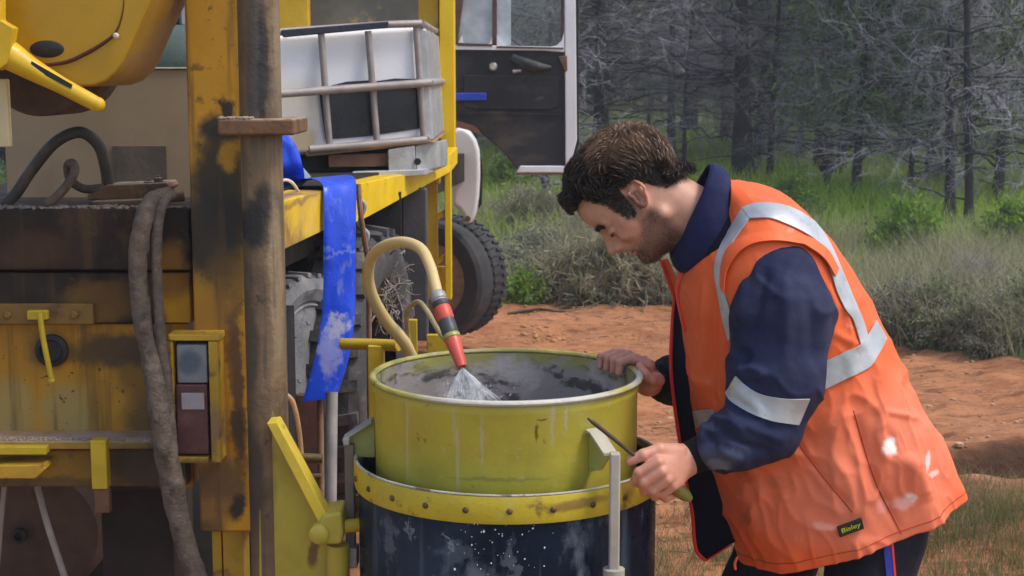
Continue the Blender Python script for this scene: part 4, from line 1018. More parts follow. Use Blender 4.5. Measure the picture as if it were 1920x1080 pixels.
# ================================================================== signed-distance modelling
def surface_nets(d, org, h):
    """Mesh of the zero level of the sampled field d (negative inside)."""
    s = d < 0
    nx, ny, nz = d.shape
    C = [(0,0,0),(1,0,0),(0,1,0),(1,1,0),(0,0,1),(1,0,1),(0,1,1),(1,1,1)]
    cnt = np.zeros((nx-1, ny-1, nz-1), np.int8)
    for c in C:
        cnt += s[c[0]:nx-1+c[0], c[1]:ny-1+c[1], c[2]:nz-1+c[2]]
    act = (cnt > 0) & (cnt < 8)
    ii, jj, kk = np.nonzero(act)
    vid = np.full(act.shape, -1, np.int64); vid[ii, jj, kk] = np.arange(len(ii))
    acc = np.zeros((len(ii), 3)); num = np.zeros(len(ii))
    E = [(a, b) for a in range(8) for b in range(a+1, 8) if sum(abs(np.array(C[a]) - np.array(C[b]))) == 1]
    for a, b in E:
        ca, cb = C[a], C[b]
        da = d[ii+ca[0], jj+ca[1], kk+ca[2]]; db = d[ii+cb[0], jj+cb[1], kk+cb[2]]
        m = (da < 0) != (db < 0)
        t = np.where(m, da / np.where(m, da - db, 1), 0)
        for ax in range(3):
            acc[:, ax] += np.where(m, ca[ax] + t * (cb[ax] - ca[ax]), 0)
        num += m
    v = (np.stack([ii, jj, kk], 1) + acc / num[:, None]) * h + np.array(org)
    F = []
    for ax in range(3):
        o1, o2 = [(1, 2), (2, 0), (0, 1)][ax]
        sl0 = [slice(None)] * 3; sl1 = [slice(None)] * 3
        sl0[ax] = slice(0, -1); sl1[ax] = slice(1, None)
        ch = s[tuple(sl0)] != s[tuple(sl1)]
        for o in (o1, o2):
            q = [slice(None)] * 3; q[o] = slice(0, 1); ch[tuple(q)] = False
            q[o] = slice(-1, None); ch[tuple(q)] = False
        idx = np.array(np.nonzero(ch)).T
        ins = s[tuple(idx.T)]
        e1, e2 = np.eye(3, dtype=int)[o1], np.eye(3, dtype=int)[o2]
        quad = np.stack([vid[tuple((idx - e1 - e2).T)], vid[tuple((idx - e2).T)], vid[tuple(idx.T)], vid[tuple((idx - e1).T)]], 1)
        quad[~ins] = quad[~ins][:, ::-1]
        F.append(quad)
    return v, np.concatenate(F)

class SDF:
    def __init__(self, lo, hi, h):
        self.lo = np.array(lo, float); self.h = h
        n = np.ceil((np.array(hi, float) - self.lo) / h).astype(int) + 1
        ax = [self.lo[i] + h * np.arange(n[i]) for i in range(3)]
        self.X, self.Y, self.Z = [g.astype(np.float32) for g in np.meshgrid(*ax, indexing='ij')]
        self.d = np.full(self.X.shape, 9.0, np.float32)
    def smin(self, a, b, k):
        if k <= 0: return np.minimum(a, b)
        q = np.clip(.5 + .5 * (b - a) / k, 0, 1)
        return b * (1 - q) + a * q - k * q * (1 - q)
    def add(self, s, k=.01): self.d = self.smin(self.d, s, k); return self
    def sub(self, s, k=.005): self.d = -self.smin(-self.d, s, k); return self
    def ell(self, c, r, R_=None):
        x, y, z = self.X - c[0], self.Y - c[1], self.Z - c[2]
        if R_ is not None:
            x, y, z = (R_[0][0]*x + R_[0][1]*y + R_[0][2]*z), (R_[1][0]*x + R_[1][1]*y + R_[1][2]*z), (R_[2][0]*x + R_[2][1]*y + R_[2][2]*z)
        k0 = np.sqrt((x/r[0])**2 + (y/r[1])**2 + (z/r[2])**2)
        k1 = np.sqrt((x/r[0]**2)**2 + (y/r[1]**2)**2 + (z/r[2]**2)**2) + 1e-9
        return k0 * (k0 - 1) / k1
    def cone(self, a, b, ra, rb):
        a, b = np.array(a, float), np.array(b, float)
        ab = b - a; L2 = (ab**2).sum() + 1e-12
        t = np.clip(((self.X-a[0])*ab[0] + (self.Y-a[1])*ab[1] + (self.Z-a[2])*ab[2]) / L2, 0, 1)
        return np.sqrt((self.X-a[0]-t*ab[0])**2 + (self.Y-a[1]-t*ab[1])**2 + (self.Z-a[2]-t*ab[2])**2) - (ra + (rb - ra) * t)
    def chain(self, pts, rs, k=.01, kj=.006):
        g = None
        for i in range(len(pts) - 1):
            c = self.cone(pts[i], pts[i+1], rs[i], rs[i+1])
            g = c if g is None else self.smin(g, c, kj)
        return self.add(g, k)
    def mesh(self):
        return surface_nets(self.d, self.lo, self.h)

def grid_faces(n, m, wrap=False):
    idx = np.arange(n * m).reshape(n, m)
    nx = np.roll(idx, -1, 1) if wrap else None
    if wrap:
        return np.stack([idx[:-1], nx[:-1], nx[1:], idx[1:]], -1).reshape(-1, 4)
    return np.stack([idx[:-1, :-1], idx[:-1, 1:], idx[1:, 1:], idx[1:, :-1]], -1).reshape(-1, 4)

def vnormals(v, f):
    n = np.zeros_like(v)
    fn = np.cross(v[f[:, 2]] - v[f[:, 0]], v[f[:, 3]] - v[f[:, 1]])
    for i in range(4): np.add.at(n, f[:, i], fn)
    return n / (np.linalg.norm(n, axis=1, keepdims=True) + 1e-12)

def loft(levels, nv, nu, expo=2.0):
    """levels: (front photo point, back photo point, half depth width, mid distance)."""
    L = catmull([list(P(F_[0], F_[1], D)) + list(P(B_[0], B_[1], D)) + [hw] for F_, B_, hw, D in levels], nv)
    u = np.linspace(0, 2 * math.pi, nu, endpoint=False)
    cu, su = np.cos(u), np.sin(u)
    cu = np.sign(cu) * np.abs(cu) ** (2 / expo); su = np.sign(su) * np.abs(su) ** (2 / expo)
    c = (L[:, :3] + L[:, 3:6]) / 2; a = (L[:, :3] - L[:, 3:6]) / 2
    v = c[:, None, :] + a[:, None, :] * cu[None, :, None]
    v[:, :, 1] -= (L[:, 6][:, None] * su[None, :])
    return v, u

def bvh_of(v, f):
    return BVHTree.FromPolygons([tuple(q) for q in v], [tuple(int(i) for i in q) for q in f])

def cast(bvhs, px, py, lift):
    o = Vector((0, 0, CAM_Z)); d = (P(px, py, 3.0) - o).normalized()
    best = None
    for bv in bvhs:
        loc, nrm, i, dist = bv.ray_cast(o, d)
        if loc is not None and (best is None or dist < best[2]): best = (loc, nrm, dist)
    if best is None:
        q = P(px, py, D0)
        loc, nrm, i, dist = bvhs[0].find_nearest(q); best = (loc, nrm, dist)
    loc, nrm = best[0], best[1]
    if nrm.dot(d) > 0: nrm = -nrm
    return loc + nrm * lift

def strip(name, eA, eB, bvhs, mt, parent, lift=.002, th=.0018, n=48, m=9, mirror=False, liftB=None):
    A, C = catmull(eA, n), catmull(eB, n)
    top = np.zeros((n, m, 3))
    for i in range(n):
        for j in range(m):
            t = j / (m - 1)
            px, py = A[i] + (C[i] - A[i]) * t
            top[i, j] = cast(bvhs, px, py, lift if liftB is None else lift + (liftB - lift) * t)
    # light smoothing keeps the tape from copying every ripple
    for _ in range(3):
        s = top.copy(); s[1:-1] = (top[:-2] + 2 * top[1:-1] + top[2:]) / 4; top = s
    v = top.reshape(-1, 3); f = grid_faces(n, m)
    nn = vnormals(v, f)
    camv = np.array([0, 0, CAM_Z]) - v
    if (nn * camv).sum() < 0: f = f[:, ::-1]; nn = -nn
    nv = len(v)
    vs = np.concatenate([v + nn * th, v - nn * .001])
    idx = np.arange(n * m).reshape(n, m)
    ring = list(idx[0]) + list(idx[1:, -1]) + list(idx[-1, ::-1][1:]) + list(idx[::-1, 0][1:-1])
    edge = np.array([[ring[i], ring[(i+1) % len(ring)], ring[(i+1) % len(ring)] + nv, ring[i] + nv] for i in range(len(ring))])
    F = np.concatenate([f, f[:, ::-1] + nv, edge])
    if mirror:
        w = vs.copy(); w[:, 1] = 2 * D0 - w[:, 1]
        mesh_np(name, w, F[:, ::-1], mt, parent, sharp=60)
    return mesh_np(name, vs, F, mt, parent, sharp=60)

# ================================================================== the worker
D0 = 3.10
man = thing('person', 'man in orange high-visibility vest over navy jacket bending over the drum, screwdriver in hand', 'person', (P(1560, 1000, D0).x, D0, 0))
ORANGE = (0.84, 0.135, 0.032)
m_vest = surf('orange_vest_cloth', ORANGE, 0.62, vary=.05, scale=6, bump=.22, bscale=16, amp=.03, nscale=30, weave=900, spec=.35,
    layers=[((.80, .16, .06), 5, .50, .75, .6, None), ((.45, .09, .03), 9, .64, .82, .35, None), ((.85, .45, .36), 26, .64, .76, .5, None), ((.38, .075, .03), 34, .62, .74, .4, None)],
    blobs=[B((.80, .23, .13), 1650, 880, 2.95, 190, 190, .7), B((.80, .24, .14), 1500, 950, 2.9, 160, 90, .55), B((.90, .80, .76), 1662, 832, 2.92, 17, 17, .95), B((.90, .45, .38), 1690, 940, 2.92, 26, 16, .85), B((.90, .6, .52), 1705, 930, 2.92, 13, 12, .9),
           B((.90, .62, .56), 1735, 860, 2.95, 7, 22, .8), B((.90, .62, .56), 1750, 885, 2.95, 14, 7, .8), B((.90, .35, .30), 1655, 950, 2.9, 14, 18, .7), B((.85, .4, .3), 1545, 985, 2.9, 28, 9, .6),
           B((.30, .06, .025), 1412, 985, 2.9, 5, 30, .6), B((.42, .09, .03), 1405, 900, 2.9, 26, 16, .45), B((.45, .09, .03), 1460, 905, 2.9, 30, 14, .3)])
NAVY = (0.018, 0.023, 0.062)
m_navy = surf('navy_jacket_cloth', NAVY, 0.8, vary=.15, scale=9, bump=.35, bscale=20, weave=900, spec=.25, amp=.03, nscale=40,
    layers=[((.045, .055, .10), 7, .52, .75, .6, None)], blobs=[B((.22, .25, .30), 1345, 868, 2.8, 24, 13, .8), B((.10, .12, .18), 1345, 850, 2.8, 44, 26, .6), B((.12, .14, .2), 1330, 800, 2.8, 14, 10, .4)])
m_collar = surf('navy_collar_cloth', (0.012, 0.016, 0.065), 0.8, vary=.15, scale=9, bump=.25, bscale=26, weave=900, spec=.25, specks=((.08, .09, .16), 60, .72))
m_lining = surf('dark_navy_lining', (0.009, 0.010, 0.022), 0.9, vary=.2, bump=.2, bscale=20, spec=.1)
m_rib = surf('black_rib_cuff', (0.012, 0.013, 0.015), 0.9, vary=.2, bump=.5, bscale=90, spec=.15)
m_piping = surf('hot_red_piping', (0.85, 0.045, 0.025), 0.6, vary=.05)
k = Mat('silver_reflective_tape'); p = k.pos()
c = k.mix(k.ramp(k.noise(p, 14, 4), .35, .7), _rgb((.40, .42, .44)), _rgb((.54, .56, .58)))
c = k.mix(k.ramp(k.noise(p, 40, 4), .62, .75), c, _rgb((.33, .33, .33)))
k.set(k.b.inputs['Base Color'], c); k.b.inputs['Roughness'].default_value = .42; k.b.inputs['Metallic'].default_value = .25
k.set(k.b.inputs['Normal'], k.bump(k.noise(p, 30, 3), .25, .006))
m_tape = k.m
m_trouser = surf('dark_navy_trouser_cloth', (0.014, 0.014, 0.024), 0.85, vary=.25, bump=.3, bscale=22, weave=900, spec=.2, layers=[((.06, .06, .07), 16, .62, .78, .5, None)], specks=((.3, .3, .3), 50, .77))
m_stitch = surf('dark_orange_seam', (.42, .05, .012), .7)

# ---------------- vest
lev = [((1352, 418), (1364, 340), .085, D0), ((1335, 450), (1402, 342), .130, D0), ((1300, 482), (1466, 362), .205, D0), ((1278, 512), (1530, 418), .232, D0),
       ((1270, 560), (1578, 482), .232, D0), ((1280, 610), (1610, 540), .225, D0), ((1288, 655), (1640, 600), .220, D0), ((1302, 740), (1680, 672), .215, D0),
       ((1322, 820), (1714, 742), .215, D0), ((1342, 900), (1752, 815), .215, D0), ((1364, 975), (1770, 864), .205, D0), ((1392, 1046), (1790, 914), .200, D0)]
NV, NU = 230, 420
V, U = loft(lev, NV, NU, 2.25)
vest_f = grid_faces(NV, NU, True)
flat = V.reshape(-1, 3)
vn = vnormals(flat, vest_f)
if (vn * (flat - flat.mean(0))).sum() < 0: vest_f = vest_f[:, ::-1]; vn = -vn
tv = np.repeat(np.linspace(0, 1, NV), NU)
# photo position of each vertex, used only to lay folds and seams where the cloth has them
def to_px(v):
    dx, dy, dz = v[:, 0], v[:, 1], v[:, 2] - CAM_Z
    zc = dy * CP - dz * SP; yc = dy * SP + dz * CP
    return np.stack([960 + FPX * dx / zc, 540 - FPX * yc / zc], 1)
def ridge(px, pts, w, a, soft=True):
    """Fold along a polyline: height a, width w (photo pixels)."""
    pth = catmull(pts, 24)
    d2 = np.full(len(px), 1e9); tt = np.zeros(len(px))
    for i in range(len(pth) - 1):
        ab = pth[i+1] - pth[i]; t = np.clip(((px - pth[i]) @ ab) / (ab @ ab + 1e-9), 0, 1)
        q = ((px - pth[i] - t[:, None] * ab) ** 2).sum(1)
        m = q < d2; d2[m] = q[m]; tt[m] = ((i + t) / (len(pth) - 1))[m]
    fade = np.clip(np.minimum(tt, 1 - tt) * 5, 0, 1) if soft else 1
    return a * np.exp(-d2 / (w * w)) * fade
px = to_px(flat)
near = flat[:, 1] < D0 + .02
h = np.zeros(len(flat))
h += .006 * fbm(flat[:, 0]*6, flat[:, 1]*6, flat[:, 2]*4, 3) * np.clip(tv * 3, 0, 1)
h += .0016 * fbm(flat[:, 0]*28 + 2, flat[:, 1]*20, flat[:, 2]*20, 3)
for sc_, am_, of_ in ((6, .010, 0), (11, .0065, 5), (21, .003, 9)):
    wx = flat[:, 0] + .05 * fbm(flat[:, 0]*8 + of_, flat[:, 1]*8, flat[:, 2]*8, 2)
    rn = 1 - np.abs(vnoise(wx*sc_*1.3 + flat[:, 2]*sc_*.5 + of_, flat[:, 1]*sc_*.8, flat[:, 2]*sc_*.6)) * 5
    h += am_ * np.clip(rn, 0, 1) ** 2 * np.clip(tv * 2.2 - .3, 0.15, 1)
fold = np.zeros(len(flat))
for pts, w, a in [([(1640, 640), (1648, 740), (1650, 820), (1665, 900)], 11, .009), ([(1600, 770), (1640, 900), (1690, 1000)], 9, -.006), ([(1485, 815), (1540, 890), (1600, 960)], 7, -.006),
                  ([(1500, 830), (1530, 880), (1555, 920)], 12, .006), ([(1650, 770), (1690, 778), (1720, 790)], 6, .006), ([(1690, 850), (1712, 880), (1735, 940)], 14, .009),
                  ([(1680, 845), (1650, 800), (1640, 760)], 13, -.005), ([(1560, 620), (1590, 640), (1625, 650)], 8, .005), ([(1530, 560), (1545, 640), (1525, 690)], 12, -.006),
                  ([(1300, 560), (1312, 660), (1318, 760)], 9, .008), ([(1335, 520), (1338, 620), (1340, 720), (1350, 800)], 8, -.010), ([(1318, 520), (1322, 600), (1326, 700)], 6, .006),
                  ([(1560, 760), (1570, 850), (1575, 940)], 24, .007), ([(1440, 900), (1450, 980), (1470, 1040)], 22, -.006), ([(1395, 880), (1410, 960), (1425, 1040)], 18, .006),
                  ([(1400, 360), (1440, 365), (1480, 385)], 7, -.004), ([(1480, 900), (1430, 930), (1400, 980)], 10, .004), ([(1700, 720), (1715, 780), (1740, 850)], 16, .006),
                  ([(1660, 640), (1700, 720), (1740, 800)], 20, -.006)]:
    fold += ridge(px, pts, w, a)
h += np.where(near, fold, 0)
h *= 1 - .85 * np.where(near, np.exp(-(((px[:, 0] - 1594) / 34) ** 2 + ((px[:, 1] - 987) / 30) ** 2) ** 2), 0)
# scalloped hem
h += .010 * np.sin(U * 9 + 1.3).reshape(1, -1).repeat(NV, 0).reshape(-1) * np.clip((tv - .55) / .45, 0, 1) ** 2 * .6
flat = flat + vn * h[:, None]
hem = np.clip((tv - .97) / .03, 0, 1)
flat[:, 2] += hem * .004 * fbm(px[:, 0] / 22, px[:, 1] / 22, 0, 2)
vest_bvh = bvh_of(flat, vest_f)
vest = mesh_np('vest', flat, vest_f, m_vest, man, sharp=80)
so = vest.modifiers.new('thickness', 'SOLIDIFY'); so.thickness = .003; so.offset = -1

# jacket under the vest
lev2 = [((1290, 470), (1368, 348), .075, D0), ((1296, 490), (1450, 380), .16, D0), ((1282, 540), (1560, 470), .19, D0), ((1292, 640), (1620, 590), .185, D0), ((1330, 820), (1695, 745), .18, D0), ((1372, 985), (1750, 890), .175, D0), ((1380, 1010), (1690, 960), .15, D0)]
W, _ = loft(lev2, 60, 96, 2.2)
jf = grid_faces(60, 96, True)
jv = W.reshape(-1, 3)
nn_ = vnormals(jv, jf)
if (nn_ * (jv - jv.mean(0))).sum() < 0: jf = jf[:, ::-1]
jacket = mesh_np('jacket', jv, jf, m_lining, man)

# left sleeve (near) and right sleeve (far)
def sleeve(pts, rs, lo, hi, hstep, seed, folds=(), kj=.03):
    s = SDF(lo, hi, hstep)
    s.chain([list(q) for q in pts], rs, .01, kj)
    v, f = s.mesh()
    n = vnormals(v, f)
    wx_ = v[:, 0] + .05 * fbm(v[:, 0]*9 + seed, v[:, 1]*9, v[:, 2]*9, 2)
    rn_ = np.clip(1 - np.abs(vnoise(wx_*16 + v[:, 2]*7, v[:, 1]*12, v[:, 2]*9 - v[:, 0]*6)) * 5, 0, 1) ** 2
    d = .0055 * rn_ + .0042 * fbm(v[:, 0]*11 + seed, v[:, 1]*11, v[:, 2]*7, 3) + .0018 * fbm(v[:, 0]*34 + seed, v[:, 1]*30, v[:, 2]*30, 3)
    q = to_px(v); nr = n[:, 1] < .3
    for pts_, w, a in folds: d += np.where(nr, ridge(q, pts_, w, a), 0)
    return v + n * d[:, None], f
sp = [P(1463, 522, 2.918), P(1466, 590, 2.900), P(1454, 715, 2.865), P(1432, 800, 2.84), P(1376, 825, 2.825), P(1347, 837, 2.832)]
lo = np.min([list(q) for q in sp], 0) - .13; hi = np.max([list(q) for q in sp], 0) + .13
sv, sf = sleeve(sp, [.077, .097, .089, .066, .056, .046], lo, hi, .0045, 3.0, [
    ([(1385, 690), (1400, 668), (1375, 655)], 9, -.010), ([(1375, 700), (1405, 690), (1440, 705)], 8, .008), ([(1365, 735), (1400, 715), (1430, 722)], 7, -.007),
    ([(1350, 770), (1400, 800), (1480, 830)], 9, .007), ([(1340, 800), (1390, 830), (1450, 850)], 8, -.008), ([(1330, 820), (1365, 850), (1400, 862)], 8, .007),
    ([(1310, 800), (1340, 830), (1350, 870)], 7, -.006), ([(1470, 500), (1475, 600), (1470, 700)], 13, .007), ([(1440, 500), (1420, 580), (1400, 650)], 11, -.008), ([(1400, 500), (1392, 560), (1385, 620)], 10, .006),
    ([(1505, 520), (1520, 600), (1520, 700)], 12, -.007), ([(1545, 540), (1545, 620), (1535, 720)], 10, .006), ([(1330, 780), (1360, 790), (1400, 815)], 6, .007)])
sleeve_bvh = bvh_of(sv, sf)
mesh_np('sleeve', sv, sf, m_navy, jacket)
rp_ = [P(1400, 520, 3.30), P(1345, 660, 3.40), P(1318, 728, 3.40), P(1262, 712, 3.30), P(1236, 714, 3.255)]
lo = np.min([list(q) for q in rp_], 0) - .12; hi = np.max([list(q) for q in rp_], 0) + .12
rv_, rf_ = sleeve(rp_, [.08, .075, .06, .048, .040], lo, hi, .006, 8.0)
mesh_np('sleeve', rv_, rf_, m_rib, jacket)
# cuff ring
b = MB(); a_, c_ = P(1340, 840, 2.832), P(1284, 863, 2.842); b.tube([a_, c_], [.038, .036, .0335, .0335], 28, n=10); o = b.build('cuff', m_rib, jacket)

# ---------------- strips, flaps, piping
bv = [vest_bvh]; bs = [vest_bvh, sleeve_bvh]
strip('reflective_tape', [(1407, 411), (1378, 451), (1362, 484), (1356, 516), (1359, 547), (1369, 582), (1374, 625)], [(1393, 391), (1364, 440), (1347, 476), (1341, 507), (1347, 547), (1356, 600), (1367, 640)], bv, m_tape, vest, mirror=True)
strip('reflective_tape', [(1393, 391), (1418, 383), (1458, 385), (1493, 396), (1524, 416)], [(1407, 411), (1444, 411), (1480, 424), (1511, 440), (1533, 456)], bv, m_tape, vest, lift=.0026, mirror=True)
strip('reflective_tape', [(1524, 416), (1542, 438), (1558, 466), (1577, 510), (1598, 560), (1615, 600), (1627, 640)], [(1533, 456), (1545, 480), (1556, 510), (1566, 545), (1580, 575), (1596, 598), (1612, 648)], bv, m_tape, vest, lift=.0030, mirror=True)
strip('reflective_tape', [(1505, 700), (1547, 677), (1582, 660), (1612, 645), (1624, 628), (1640, 602)], [(1500, 752), (1550, 727), (1590, 708), (1630, 687), (1642, 668), (1659, 636)], bv, m_tape, vest, lift=.0036, mirror=True)
strip('reflective_tape', [(1301, 770), (1320, 768), (1340, 766)], [(1307, 802), (1325, 799), (1345, 796)], bv, m_tape, vest)
strip('sleeve_tape', [(1381, 705), (1402, 725), (1430, 740), (1471, 747), (1517, 747)], [(1362, 736), (1373, 754), (1406, 774), (1447, 789), (1496, 796)], [sleeve_bvh], m_tape, jacket)
strip('armhole_flap', [(1352, 535), (1354, 500), (1366, 468), (1394, 446), (1434, 436), (1475, 437), (1517, 447), (1550, 470), (1570, 505)],
      [(1362, 548), (1367, 511), (1382, 484), (1404, 464), (1436, 455), (1471, 456), (1507, 466), (1538, 487), (1559, 520)], bs, m_vest, vest, lift=.003, liftB=.010, n=70)
for e in ([(1485, 815), (1540, 890), (1598, 960)], [(1600, 770), (1640, 900), (1690, 1000)]):
    q = catmull(e, 30); b = MB(); b.tube([cast(bv, x, y, .0004) for x, y in q], .0011, 6, smooth=False); b.build('seam', m_stitch, vest)
row = flat.reshape(NV, NU, 3)[int(NV * .972)]; nrow = vn.reshape(NV, NU, 3)[int(NV * .972)]
b = MB(); b.tube([Vector(q) for q in (row + nrow * .0004)[::2]], .0009, 5, smooth=False); b.build('hem_stitch', m_stitch, vest)
# near flap edge piping
q = catmull([(1352, 425), (1345, 442), (1312, 472), (1286, 500), (1272, 530), (1270, 565), (1282, 620)], 40)
edge = [cast(bv, x + 4, y + 1, .002) for x, y in q]
b = MB(); b.tube(edge, .0032, 8, smooth=False); b.build('edge_piping', m_piping, vest)
q = catmull([(1366, 338), (1366, 370), (1364, 395), (1352, 425)], 20)
b = MB(); b.tube([cast(bv, x + 2, y, .002) for x, y in q], .0030, 8, smooth=False); b.build('edge_piping', m_piping, vest)
# far front edge seen in the opening, with its navy lining
poly = [(1266, 556, 3.19), (1261, 620, 3.19), (1259, 690, 3.18), (1266, 760, 3.17), (1276, 830, 3.16), (1288, 900, 3.15), (1299, 960, 3.13), (1306, 1030, 3.12), (1324, 1051, 3.11), (1371, 1021, 3.06), (1400, 1000, 3.06), (1380, 880, 3.06), (1350, 760, 3.07), (1320, 650, 3.08), (1300, 556, 3.09)]
b = MB(); b.ppoly(poly, 0, .012); b.build('front_lining', m_lining, vest, bevel=.003)
b = MB(); b.tube([P(x - 1, y, d) for x, y, d in poly[:9]], .0042, 8, n=60); b.tube([P(x, y, d) for x, y, d in ((1324, 1051, 3.11), (1348, 1036, 3.085), (1371, 1021, 3.06))], .0022, 8, n=8); b.build('edge_piping', m_piping, vest)
b = MB(); b.ppoly([(1238, 488, 3.21), (1252, 484, 3.19), (1284, 556, 3.17), (1274, 580, 3.18), (1264, 562, 3.19)], 0, .010); b.build('far_front_edge', m_vest, vest, bevel=.003)
b = MB(); b.tube([P(x, y, d) for x, y, d in ((1239, 487, 3.205), (1251, 522, 3.19), (1265, 560, 3.185))], .0035, 8, n=16); b.build('edge_piping', m_piping, vest)
b = MB(); b.tube([P(1383, 1044, 2.97), P(1378, 1056, 2.97), P(1379, 1068, 2.97)], .003, 6); b.build('loose_thread', m_vest, vest)

# maker's label with its lettering
cn = [(1569, 987), (1614, 969), (1620, 986), (1574, 1005)]
base = [cast(bv, x, y, .0075) for x, y in cn]
base[2] = base[1] + base[3] - base[0]
nrm = (base[1] - base[0]).cross(base[3] - base[0]).normalized()
if nrm.y > 0: nrm = -nrm
b = MB(); b.prism([q + nrm * .001 for q in base], [q - nrm * .012 for q in base]); lab = b.build('label_patch', surf('black_label', (.014, .014, .012), .6), vest, bevel=.0008)
def lettering(txt, u0, u1, v0, v1, mt, name='lettering'):
    cu = bpy.data.curves.new('lettering', 'FONT'); cu.body = txt; cu.size = 1; cu.resolution_u = 3; cu.extrude = 0.0; cu.offset = .012
    to = bpy.data.objects.new('lettering', cu); COL.objects.link(to)
    bpy.context.view_layer.update()
    me = bpy.data.meshes.new_from_object(to.evaluated_get(bpy.context.evaluated_depsgraph_get()))
    bpy.data.objects.remove(to)
    v = np.array([list(q.co) for q in me.vertices]); f = [list(p_.vertices) for p_ in me.polygons]
    bpy.data.meshes.remove(me)
    mn, mx = v.min(0), v.max(0)
    uu = u0 + (v[:, 0] - mn[0]) / (mx[0] - mn[0]) * (u1 - u0); ww = v0 + (v[:, 1] - mn[1]) / (mx[1] - mn[1]) * (v1 - v0)
    q = [base[3] + (base[2] - base[3]) * float(a) + (base[0] - base[3]) * float(c_) + nrm * .0030 for a, c_ in zip(uu, ww)]
    mesh_np(name, [list(z) for z in q], f, mt, lab, smooth=False)
m_lime = surf('lime_print', (.50, .58, .02), .6)
lettering('Bisley', .12, .90, .24, .84, m_lime)

# collar
lev3 = [((1262, 463), (1330, 308), .070, D0), ((1258, 470), (1338, 306), .078, D0), ((1256, 484), (1354, 312), .090, D0), ((1268, 506), (1364, 325), .100, D0), ((1292, 516), (1372, 352), .106, D0), ((1320, 500), (1380, 372), .108, D0)]
CV, _ = loft(lev3, 46, 140, 2.1)
cf = grid_faces(46, 140, True); cvv = CV.reshape(-1, 3); cn_ = vnormals(cvv, cf)
if (cn_ * (cvv - cvv.mean(0))).sum() < 0: cf = cf[:, ::-1]; cn_ = -cn_
cvv = cvv + cn_ * (.005 * fbm(cvv[:, 0]*16, cvv[:, 1]*16, cvv[:, 2]*16, 3))[:, None]
co = mesh_np('collar', cvv, cf, m_collar, jacket)
so = co.modifiers.new('thickness', 'SOLIDIFY'); so.thickness = .006; so.offset = -1

# ---------------- trousers, boots
gz = lambda x, y_, z: [P(x, 1000, y_).x, y_, z]
hx = P(1562, 1000, D0).x
s = SDF((hx - .36, 2.78, .04), (hx + .32, 3.42, .95), .009)
legs = [([hx + .03, 3.05, .80], [hx + .072, 3.02, .66], [hx + .05, 3.00, .45], [hx + .13, 2.995, .10]), ([hx - .02, 3.14, .80], [hx - .07, 3.18, .66], [hx - .13, 3.20, .45], [hx - .12, 3.21, .10])]
for L_ in legs: s.chain(L_, [.09, .098, .092, .072], .03, .03)
s.add(s.ell((hx + .0, D0, .74), (.12, .15, .10)), .04)
v, f = s.mesh(); n = vnormals(v, f)
v = v + n * (.005 * fbm(v[:, 0]*12, v[:, 1]*12, v[:, 2]*9, 3))[:, None]
tr_ = mesh_np('trousers', v, f, m_trouser, man)
tb_ = bvh_of(v, f)
strip('trouser_stripe', [(1655, 985), (1657, 1030), (1662, 1085)], [(1668, 982), (1671, 1030), (1675, 1085)], [tb_], surf('blue_trouser_stripe', (.03, .05, .38), .7), tr_, n=20, m=5)
strip('trouser_piping', [(1668, 982), (1671, 1030), (1675, 1085)], [(1671.5, 982), (1674.5, 1030), (1678.5, 1085)], [tb_], m_piping, tr_, n=20, m=3, lift=.0035)
for (ax_, ay_) in ((hx + .13, 2.985), (hx - .12, 3.21)):
    s = SDF((ax_ - .26, ay_ - .09, -.01), (ax_ + .12, ay_ + .09, .24), .007)
    s.chain([[ax_, ay_, .2], [ax_, ay_, .06]], [.058, .055], .02); s.chain([[ax_, ay_, .05], [ax_ - .12, ay_, .045], [ax_ - .18, ay_, .036]], [.05, .046, .036], .02)
    s.d = np.maximum(s.d, .004 - s.Z)
    v, f = s.mesh(); mesh_np('boot', v, f, m_hub, man)

# ---------------- head
TH = R(49.0)
T0 = P(1199, 371, D0)
Fv = Vector((-math.cos(TH), 0, -math.sin(TH))); Uv = Vector((-math.sin(TH), 0, math.cos(TH))); Sv = Vector((0, -1, 0))
yaw = R(3.0)
Fv = (Fv * math.cos(yaw) + Sv * math.sin(yaw)).normalized(); Sv = Uv.cross(Fv).normalized()
HM = np.array([list(Fv), list(Sv), list(Uv)])
if Sv.y > 0: HM[1] = -HM[1]; Sv = -Sv
def H(f, s_, u): return T0 + Fv * f + Sv * s_ + Uv * u
s = SDF((-.26, -.125, -.26), (.15, .125, .16), .0021)
s.add(s.ell((-.002, 0, .052), (.092, .074, .082)), 0)
s.add(s.ell((.052, 0, .046), (.049, .058, .056)), .03)
s.add(s.ell((.056, 0, .056), (.050, .050, .046)), .03)
s.add(s.ell((.044, 0, -.022), (.055, .056, .072)), .03)
s.add(s.ell((.046, 0, -.072), (.044, .044, .034)), .02)
for sg in (1, -1):
    s.add(s.cone((.0, sg*.054, -.050), (.066, sg*.020, -.092), .017, .015), .022)
    s.add(s.ell((.062, sg*.047, -.020), (.028, .016, .018)), .018)
    s.add(s.ell((.030, sg*.060, .000), (.034, .010, .022)), .02)
s.add(s.ell((.078, 0, -.091), (.0165, .020, .016)), .014)
s.add(s.cone((.000, 0, -.080), (.060, 0, -.092), .030, .018), .02)
for sg in (1, -1):
    s.sub(s.ell((.110, sg*.034, .002), (.0165, .018, .0135)), .014)
    s.add(s.cone((.096, sg*.010, .022), (.086, sg*.042, .024), .0085, .0075), .012)
    s.add(s.ell((.0872, sg*.0325, .0025), (.0125, .0160, .0118)), .004)
s.add(s.cone((.086, 0, .012), (.096, 0, -.034), .0150, .0185), .010)
s.add(s.cone((.100, 0, .012), (.1180, 0, -.027), .0062, .0090), .009)
s.add(s.ell((.1185, 0, -.0300), (.0098, .0095, .0085)), .006)
